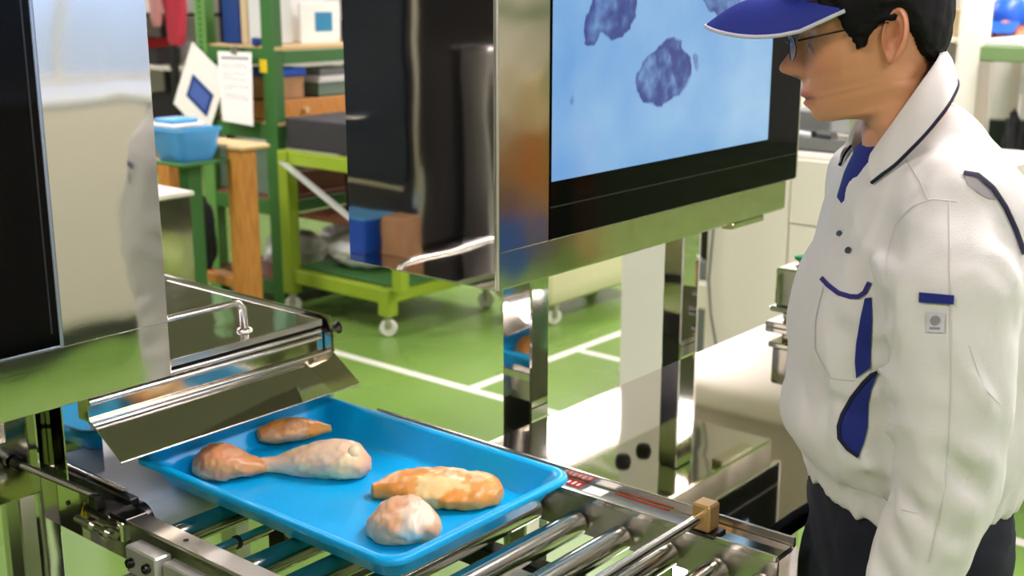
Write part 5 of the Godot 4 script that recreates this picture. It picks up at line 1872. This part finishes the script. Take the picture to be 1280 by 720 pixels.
func trolley() -> void:
	var t := thing("trolley", "yellow green steel trolley frame on casters in front of the dark rack", "trolley", V(-4.45, 0, -4.3))
	var m: Material = M["trolley green"]
	var xa := -4.10
	var xb := -4.80
	for x in [xa, xb]:
		for z in [-3.98, -4.70]:
			obj("leg", B(V(x - 0.035, 0.105, z - 0.035), V(x + 0.035, 0.845 if x == xb else 0.235, z + 0.035), 0.004), m, t)
			caster(t, V(x, 0.0, z), 0.043, M["caster white"], 0.9)
	for z in [-3.98, -4.70]:
		obj("bottom_rail", B(V(xb + 0.035, 0.165, z - 0.025), V(xa - 0.035, 0.235, z + 0.025), 0.004), m, t)
		obj("top_rail", B(V(xb + 0.035, 0.775, z - 0.025), V(-4.0, 0.845, z + 0.025), 0.004), m, t)
		obj("upright", B(V(-4.04, 0.235, z - 0.03), V(-3.98, 0.845, z + 0.03), 0.004), m, t)
	for x in [xa, xb]:
		obj("cross_rail", B(V(x - 0.025, 0.165, -4.665), V(x + 0.025, 0.235, -4.015), 0.004), m, t)
	obj("deck_board", B(V(xb + 0.03, 0.235, -4.67), V(-4.06, 0.25, -4.01), 0.002), M["rack green"], t)
	obj("shelf_board", B(V(xb + 0.03, 0.50, -4.67), V(-4.06, 0.52, -4.01), 0.002), M["brown board"], t)
	simple("charcoal_board", "large charcoal grey board lying on top of the yellow green trolley", "board", V(-4.85, 0.846, -4.75), V(-3.95, 1.0, -4.02), "charcoal board")
	var l := obj("tilted_sheet", _sheet(), M["pale film"])
	tag(l, "thin pale metal sheet leaning down from the trolley's top rail", "sheet")
	var bg := obj("wrapped_bundle", lump(V(-4.52, 0.251, -4.22), V(0.20, 0.10, 0.15), 31, 0.3), M["pale film"])
	tag(bg, "white film wrapped bundle on the trolley's lower deck", "bundle")
	bg = obj("wrapped_bundle", lump(V(-4.28, 0.251, -4.45), V(0.13, 0.11, 0.13), 32, 0.3), M["pale film"])
	tag(bg, "taller white wrapped bundle at the trolley's caster end", "bundle")
	simple("plum_carton", "dark plum carton on the trolley's middle shelf", "carton", V(-4.62, 0.521, -4.60), V(-4.12, 0.72, -4.20), "plum")
	bg = obj("white_rag", lump(V(-4.22, 1.001, -4.25), V(0.11, 0.04, 0.10), 33, 0.5), M["pale film"])
	tag(bg, "crumpled white rag on the charcoal board", "rag")

func _sheet() -> MB:
	var b := MB.new()
	_plate(b, V(-4.74, 0.80, -3.88), V(-4.20, 0.55, -3.88), V(-4.20, 0.53, -3.94), V(-4.74, 0.78, -3.94), V(0.0015, 0.006, 0))
	return b

func sheet_image(kind: int) -> Image:
	var im := Image.create(128, 192, false, Image.FORMAT_RGB8)
	im.fill(Color(0.94, 0.93, 0.90))
	var r := RandomNumberGenerator.new()
	r.seed = 40 + kind
	if kind == 0:
		im.fill_rect(Rect2i(12, 14, 104, 7), Color(0.55, 0.54, 0.54))
		for y in [34, 42, 58, 66, 74, 92, 100, 116, 124]:
			var x := 12
			while x < 100:
				var w := r.randi_range(4, 14)
				if y not in [66, 100] or x < 50:
					im.fill_rect(Rect2i(x, y, w, 3), Color(0.62, 0.61, 0.61).lerp(Color(0.8, 0.8, 0.8), r.randf()))
				x += w + 3
	else:
		for y in [20, 28, 36]:
			var x := 24
			while x < 100:
				var w := r.randi_range(5, 14)
				im.fill_rect(Rect2i(x, y, w, 2), Color(0.82, 0.82, 0.82))
				x += w + 3
	return im

func papers() -> void:
	var s := thing("document", "white printed document clipped upright to the rack's green beam", "document", V(-4.9, 1.0, -3.75))
	var m := mat("printed paper", Color(1, 1, 1), 0.8)
	m.albedo_texture = ImageTexture.create_from_image(sheet_image(0))
	# it hangs in the plane of the rack's end, a little forward of the beam
	var a := V(-5.27, 1.318, -3.945)
	var c := V(-4.995, 1.322, -3.945)
	var d := V(-4.985, 0.955, -3.925)
	var e := V(-5.235, 0.965, -3.925)
	var b := MB.new()
	b.quad(e, d, c, a)
	b.tri(a + V(0, 0, -0.0012), c + V(0, 0, -0.0012), d + V(0, 0, -0.0012))
	b.tri(a + V(0, 0, -0.0012), d + V(0, 0, -0.0012), e + V(0, 0, -0.0012))
	obj("sheet", b, m, s)
	obj("clip", B(V(-5.16, 1.305, -3.9795), V(-5.11, 1.345, -3.942), 0.002), M["satin steel"], s)
	var t := thing("notice_board", "white notice card with a blue screen picture, hanging tilted by the rack", "notice", V(-5.4, 1.0, -3.7))
	var T := Transform3D(Basis(V(0, 0, 1), deg_to_rad(-31.0)) * Basis(V(0, 1, 0), 0.0), V(-5.475, 1.10, -3.968))
	var p := MB.new()
	p.box(V(-0.165, -0.19, -0.004), V(0.165, 0.20, 0.004), 0.002, T)
	obj("card_panel", p, M["paper"], t)
	var f := MB.new()
	f.box(V(-0.085, -0.085, 0.0042), V(0.115, 0.055, 0.0052), 0, T)
	obj("picture_frame", f, M["binder blue"], t)
	var g := MB.new()
	g.box(V(-0.062, -0.062, 0.0054), V(0.092, 0.032, 0.006), 0, T)
	obj("picture_field", g, mat("slate blue", Color(0.28, 0.38, 0.66), 0.5), t)

func wooden_stand() -> void:
	var t := thing("wooden_stand", "orange brown wooden stand with one thick leg and a low plank", "stand", V(-4.75, 0, -3.55))
	obj("leg", B(V(-4.66, 0.0, -3.60), V(-4.56, 0.91, -3.50), 0.004), M["wood"], t)
	obj("leg", B(V(-5.22, 0.0, -3.60), V(-5.12, 0.91, -3.50), 0.004), M["wood"], t)
	obj("top_board", B(V(-5.25, 0.911, -3.66), V(-4.53, 0.93, -3.49), 0.004), M["pale wood"], t)
	obj("low_plank", B(V(-5.12, 0.24, -3.59), V(-4.66, 0.29, -3.51), 0.004), M["wood"], t)
	var k := thing("blue_basket", "translucent blue plastic basket of odds and ends on the dark green stand", "basket", V(-4.77, 0.868, -3.36))
	var b := MB.new()
	var rows := []
	for q in [[0.05, 0.869], [0.03, 0.870], [0.015, 0.91], [0.0, 1.0], [-0.008, 1.005], [-0.006, 1.015], [0.006, 1.013], [0.008, 1.0], [0.03, 0.88], [0.06, 0.876]]:
		var row := []
		for c in 4:
			var r := 0.04
			var cx: float = (-4.64 - q[0] - r) if c in [0, 3] else (-4.90 + q[0] + r)
			var cz: float = (-3.24 - q[0] - r) if c in [0, 1] else (-3.48 + q[0] + r)
			for s in 6:
				var a := (c + s / 5.0) * PI / 2
				row.append(V(cx + cos(a) * r, q[1], cz + sin(a) * r))
		rows.append(row)
	b.grid(rows, true, true, true)
	obj("basket_shell", b, M["basket blue"], k)
	obj("basket_rim", rod([V(-4.89, 1.015, -3.25), V(-4.65, 1.015, -3.25), V(-4.65, 1.015, -3.47)], 0.007, 8), M["teal blue"], k)
	simple("white_folder", "white folder leaning across the blue basket", "folder", V(-4.90, 1.017, -3.44), V(-4.72, 1.035, -3.27), "paper")
	simple("blue_folder", "sky blue folder lying on the white folder over the basket", "folder", V(-4.89, 1.036, -3.42), V(-4.74, 1.055, -3.28), "sky blue")
	simple("plum_pouch", "plum coloured pouch standing inside the blue basket", "pouch", V(-4.80, 0.88, -3.38), V(-4.73, 1.0, -3.29), "plum")
	# things under and before the stand
	var c := thing("steel_column", "narrow bright steel cabinet standing beside the dark screen's cabinet", "cabinet", V(-3.42, 0, -2.25))
	obj("cabinet_body", B(V(-3.62, 0.03, -2.36), V(-3.34, 0.985, -2.12), 0.004), M["sheet steel"], c)
	obj("cabinet_top", B(V(-3.63, 0.985, -2.37), V(-3.33, 1.0, -2.11), 0.003), M["cabinet white"], c)
	obj("plinth", B(V(-3.60, 0, -2.34), V(-3.36, 0.03, -2.14), 0.002), M["black plastic"], c)
	var bag := obj("black_bag", lump(V(-4.95, 0.292, -3.55), V(0.10, 0.20, 0.04), 51, 0.3), M["black rubber"])
	tag(bag, "black bag standing on the wooden stand's low plank", "bag")
	var cr := thing("blue_crate", "slate blue crate on the floor beside the dark green stand", "crate", V(-5.15, 0, -3.3))
	open_bin(cr, V(-5.35, 0.002, -3.44), V(-4.95, 0.20, -3.14), M["binder blue"])
	var sc := thing("green_stand", "dark green one-legged stand under the translucent blue basket", "stand", V(-4.75, 0, -3.35))
	obj("leg", B(V(-4.79, 0.012, -3.40), V(-4.715, 0.855, -3.325), 0.003), M["rack green"], sc)
	obj("top_plate", B(V(-4.92, 0.855, -3.495), V(-4.62, 0.868, -3.23), 0.002), M["rack green"], sc)
	obj("foot_plate", B(V(-4.90, 0.0, -3.43), V(-4.64, 0.012, -3.25), 0.002), M["rack green"], sc)

func far_shelf() -> void:
	var t := thing("black_shelf", "black framed shelf against the wall far behind the tilted notice", "shelf", V(-10.2, 0, -6.5))
	for x in [-11.0, -10.0, -9.1]:
		for z in [-6.9, -6.35]:
			obj("post", B(V(x - 0.03, 0, z - 0.03), V(x + 0.03, 2.1, z + 0.03), 0.003), M["black plastic"], t)
	for y in [0.45, 0.95, 1.40, 1.85]:
		obj("shelf_board", B(V(-11.0, y - 0.03, -6.9), V(-9.1, y, -6.32), 0.003), M["cabinet white"] if y < 1.3 else M["black plastic"], t)
	var names := [["red_crate", "red", "crate"], ["orange_crate", "orange carton", "crate"], ["blue_crate_far", "sky blue", "crate"], ["dark_case", "charcoal board", "case"], ["white_case", "paper", "case"]]
	var spots := [[-10.9, 0.95, 0, "red crate at the end of the far black shelf's middle board"], [-10.45, 0.95, 1, "orange crate between the two red crates on the far shelf"], [-9.95, 0.95, 0, "red crate under the rose coat on the far shelf"], [-10.9, 1.40, 2, "sky blue crate on the far shelf's upper board"], [-10.4, 1.40, 2, "sky blue crate beside the rose coat on the far shelf"], [-10.9, 0.45, 3, "dark case low on the far black shelf by its end"], [-10.35, 0.45, 4, "white case low on the far black shelf"], [-9.8, 0.45, 3, "dark case low on the far black shelf next to the white case"], [-9.5, 1.40, 4, "white case on the far black shelf's upper board"]]
	for s in spots:
		var n: Array = names[s[2]]
		simple(String(n[0]).replace("_far", ""), s[3], n[2], V(s[0] - 0.14, s[1] + 0.001, -6.8), V(s[0] + 0.14, s[1] + 0.22, -6.44), n[1])
	for q in [[-10.675, 0.95, 0.12, 0.16, "charcoal board", "small black box between crates on the far shelf's middle board"], [-10.2, 0.95, 0.10, 0.20, "paper", "slim white box between crates on the far shelf's middle board"], [-9.6, 0.95, 0.22, 0.14, "charcoal board", "low black box at the coat's end of the far shelf"], [-9.75, 1.40, 0.12, 0.18, "bright blue", "bright blue box on the far shelf's upper board"], [-10.1, 1.40, 0.10, 0.12, "paper", "tiny white box next to the bright blue box on the far shelf"]]:
		simple("stored_box", q[5], "box", V(q[0] - q[2] / 2, q[1] + 0.001, -6.7), V(q[0] + q[2] / 2, q[1] + q[3], -6.45), q[4], "boxes on the far black shelf")
	var c := obj("hanging_coat", lump(V(-8.9, 1.15, -6.25), V(0.14, 0.50, 0.06), 61, 0.25), M["rose"])
	tag(c, "rose red coat hanging on the far black shelf's end", "coat")
	var p := obj("pink_cloth", lump(V(-9.05, 1.30, -6.17), V(0.08, 0.36, 0.04), 62, 0.25), M["pink"])
	tag(p, "pink cloth draped over the rose red coat", "cloth")
	simple("orange_box", "orange box on the floor under the far black shelf", "box", V(-10.75, 0.0, -6.75), V(-10.15, 0.30, -6.45), "orange carton")

func worker() -> void:
	# cart with a green top and black gear hanging under it
	var t := thing("equipment_cart", "grey green cart full of black gear near the far worker", "cart", V(-1.75, 0, -5.75))
	var o := V(-1.955, 0.11, -6.02)
	obj("cart_top", B(o + V(-0.06, 1.20, -0.25), o + V(0.80, 1.27, 0.25), 0.006), M["cart green"], t)
	obj("cart_tray", B(o + V(-0.05, 1.27, -0.24), o + V(0.79, 1.30, 0.24), 0.004), M["pale film"], t)
	for x in [-0.03, 0.77]:
		for z in [-0.22, 0.22]:
			obj("leg", B(o + V(x - 0.025, 0.10, z - 0.025), o + V(x + 0.025, 1.20, z + 0.025), 0.003), M["satin steel"], t)
			caster(t, o + V(x, -0.11, z), 0.085, M["black rubber"], 0.3)
	obj("lower_shelf", B(o + V(-0.05, 0.30, -0.24), o + V(0.79, 0.33, 0.24), 0.004), M["satin steel"], t)
	for k in 6:
		var g := lump(o + V(0.085 + k * 0.10, 0.62 + 0.05 * (k % 3), 0.14), V(0.036, 0.19 + 0.03 * (k % 2), 0.055), 70 + k, 0.5)
		var b := obj("black_gear", g, M["black rubber"])
		tag(b, "black bagged gear bunched under the grey green cart top", "gear", "black gear hanging in the cart")
	# black wheeled machine at the frame's edge
	var w := thing("wheeled_machine", "black machine on a chromed wheeled foot behind the man's back", "machine", V(-1.05, 0, -3.95))
	obj("machine_body", B(V(-1.22, 0.36, -4.25), V(-0.70, 0.62, -3.80), 0.012), M["black plastic"], w)
	obj("machine_rail", B(V(-1.23, 0.32, -4.26), V(-0.69, 0.36, -3.79), 0.004), M["satin steel"], w)
	for x in [-1.18, -0.75]:
		obj("leg", rod([V(x, 0.09, -3.86), V(x, 0.32, -3.86)], 0.02, 12), M["bright steel"], w)
		caster(w, V(x, 0, -3.86), 0.042, M["black rubber"], 0.2)
		obj("leg", rod([V(x, 0.09, -4.2), V(x, 0.32, -4.2)], 0.02, 12), M["bright steel"], w)
		caster(w, V(x, 0, -4.2), 0.042, M["black rubber"], 0.2)
	# shelf beside the white pillar
	var s := thing("wall_shelf", "pale wall shelf with cartons behind the man's head", "shelf", V(-2.6, 1.0, -6.8))
	for y in [0.95, 1.35]:
		obj("shelf_board", B(V(-3.3, y, -6.998), V(-2.42, y + 0.03, -6.6), 0.004), M["cabinet white"], s)
	for x in [-3.3, -2.42]:
		obj("side_board", B(V(x, 0.5, -6.998), V(x + 0.03, 1.9, -6.58), 0.004), M["cabinet white"], s)
	simple("wood_block", "pale wooden block on the wall shelf above the man's collar", "block", V(-2.85, 1.381, -6.9), V(-2.65, 1.50, -6.65), "pale wood")
	simple("beige_carton", "beige carton on the wall shelf beside the pale wooden block", "carton", V(-2.62, 1.381, -6.9), V(-2.44, 1.52, -6.65), "beige")
	simple("slate_box", "slate blue box on the wall shelf's lower board", "box", V(-2.8, 0.981, -6.9), V(-2.46, 1.12, -6.62), "binder blue")
	struct("column", B(V(-2.15, 0, -5.95), V(-2.03, 3.0, -5.85), 0.01), M["pillar white"])
	# the far worker, bent over the cart
	var p := thing("person", "far worker in a blue cap bending over the grey green cart", "person", V(-2.11, 0, -6.47), deg_to_rad(8))
	var f := func(q: Vector3) -> float:
		var d := cone(q, V(0, 0.95, -0.05), V(0, 1.30, 0.02), 0.15, 0.15)
		d = smin(d, cone(q, V(0, 1.30, 0.02), V(0, 1.42, 0.08), 0.10, 0.06), 0.08)
		d = smin(d, cone(q, V(0, 1.43, 0.10), V(0, 1.49, 0.11), 0.075, 0.080), 0.02)
		d = smin(d, cone(q, V(0, 1.42, 0.18), V(0, 1.455, 0.19), 0.025, 0.014), 0.02)
		for sx in [-1.0, 1.0]:
			var r := V(q.x * sx, q.y, q.z)
			d = smin(d, cone(r, V(0.17, 1.30, 0.0), V(0.25, 1.15, -0.02), 0.065, 0.05), 0.05)
			d = smin(d, cone(r, V(0.25, 1.15, -0.02), V(0.11, 1.385, 0.14), 0.05, 0.034), 0.02)
			d = smin(d, cone(r, V(0.11, 1.385, 0.14), V(0.07, 1.41, 0.19), 0.034, 0.024), 0.02)
			d = smin(d, cone(r, V(0.09, 0.90, -0.05), V(0.10, 0.48, -0.03), 0.10, 0.065), 0.05)
			d = smin(d, cone(r, V(0.10, 0.48, -0.03), V(0.10, 0.05, -0.05), 0.065, 0.045), 0.02)
			d = smin(d, cone(r, V(0.10, 0.04, -0.05), V(0.10, 0.03, 0.12), 0.04, 0.03), 0.02)
		return d
	var b := net(f, V(-0.34, -0.02, -0.26), V(0.34, 1.60, 0.32), 0.018, 2.2)
	for i in b.v.size():
		var q: Vector3 = b.v[i]
		var skin := Color(0.70, 0.46, 0.34)
		var c := Color(0.82, 0.81, 0.78)
		if q.y < 0.98: c = Color(0.04, 0.05, 0.09)
		if q.y > 1.385 or (q.z > 0.155 and q.y > 1.3): c = skin
		b.c[i] = c.srgb_to_linear()
	obj("body", b, M["skin"], p, true)
	var cp := MB.new()
	cp.lathe([Vector2(0.092, -0.025), Vector2(0.094, 0.0), Vector2(0.088, 0.04), Vector2(0.065, 0.075), Vector2(0.03, 0.09), Vector2(0, 0.093)], 28, Transform3D(Basis(V(1, 0, 0), 0.45), V(0, 1.505, 0.10)))
	obj("cap", cp, M["bright blue"], p, true)
	var br := MB.new()
	_plate(br, V(-0.07, 1.475, 0.18), V(0.07, 1.475, 0.18), V(0.05, 1.42, 0.245), V(-0.05, 1.42, 0.245), V(0, 0.002, 0.001))
	obj("brim", br, M["bright blue"], p, true)
	var hr := MB.new()
	hr.lathe([Vector2(0.07, -0.04), Vector2(0.084, -0.02), Vector2(0.086, 0.02), Vector2(0.08, 0.05)], 24, Transform3D(Basis(V(1, 0, 0), 0.2), V(0, 1.475, 0.085)))
	obj("hair", hr, M["hair"], p, true)

# things that show only as reflections in the polished steel
func reflected() -> void:
	var k := 0
	for q in [[2.1, -5.9, 0.0, 0.32, 0.42], [2.45, -5.9, 0.0, 0.32, 0.40], [2.12, -5.9, 0.422, 0.30, 0.38], [2.44, -5.9, 0.402, 0.30, 0.36], [2.2, -5.9, 0.805, 0.36, 0.34]]:
		var c := thing("carton_stack", ["large brown carton on the floor at the stack's near end", "large brown carton on the floor at the stack's far end", "brown carton in the stack's second row, near end", "brown carton in the stack's second row, far end", "topmost brown carton of the stack across the workshop"][k], "carton", V(q[0], q[2], q[1]), 0.0, "cartons stacked across the workshop")
		obj("carton_body", B(V(q[0] - q[3] / 2, q[2], q[1] - 0.22), V(q[0] + q[3] / 2, q[2] + q[4], q[1] + 0.22), 0.006), M[["cardboard", "brown board", "orange carton", "cardboard", "beige"][k]], c)
		obj("packing_tape", B(V(q[0] - 0.03, q[2] + q[4], q[1] - 0.221), V(q[0] + 0.03, q[2] + q[4] + 0.0015, q[1] + 0.221), 0), M["beige"], c)
		k += 1
	var w := thing("beige_cabinet", "low beige cabinet mirrored in the near display's steel front", "cabinet", V(2.9, 0, -3.2))
	obj("cabinet_body", B(V(2.5, 0.10, -5.0), V(3.2, 1.14, -1.4), 0.01), M["cabinet beige"], w)
	obj("cabinet_top", B(V(2.48, 1.14, -5.02), V(3.22, 1.17, -1.38), 0.006), M["pale film"], w)
	obj("plinth", B(V(2.54, 0, -4.96), V(3.16, 0.10, -1.44), 0.003), M["black plastic"], w)
	for k2 in 3:
		obj("door", B(V(2.488, 0.14, -4.97 + k2 * 1.18), V(2.499, 1.10, -3.82 + k2 * 1.18), 0.003), M["cabinet beige"], w)
	var g := thing("green_gantry", "green post frame next to the carton stack across the workshop", "gantry", V(2.35, 0, -5.55))
	for x in [1.78, 2.72]:
		obj("post", B(V(x - 0.04, 0, -5.60), V(x + 0.04, 2.3, -5.52), 0.003), M["rack green"], g)
	for y in [1.45, 2.1]:
		obj("beam", B(V(1.82, y, -5.59), V(2.68, y + 0.08, -5.53), 0.003), M["rack green"], g)
	var bb := thing("blue_bin", "blue bin on the floor before the carton stack across the workshop", "bin", V(2.1, 0, -5.35))
	open_bin(bb, V(1.95, 0.001, -5.48), V(2.25, 0.36, -5.22), M["bright blue"])
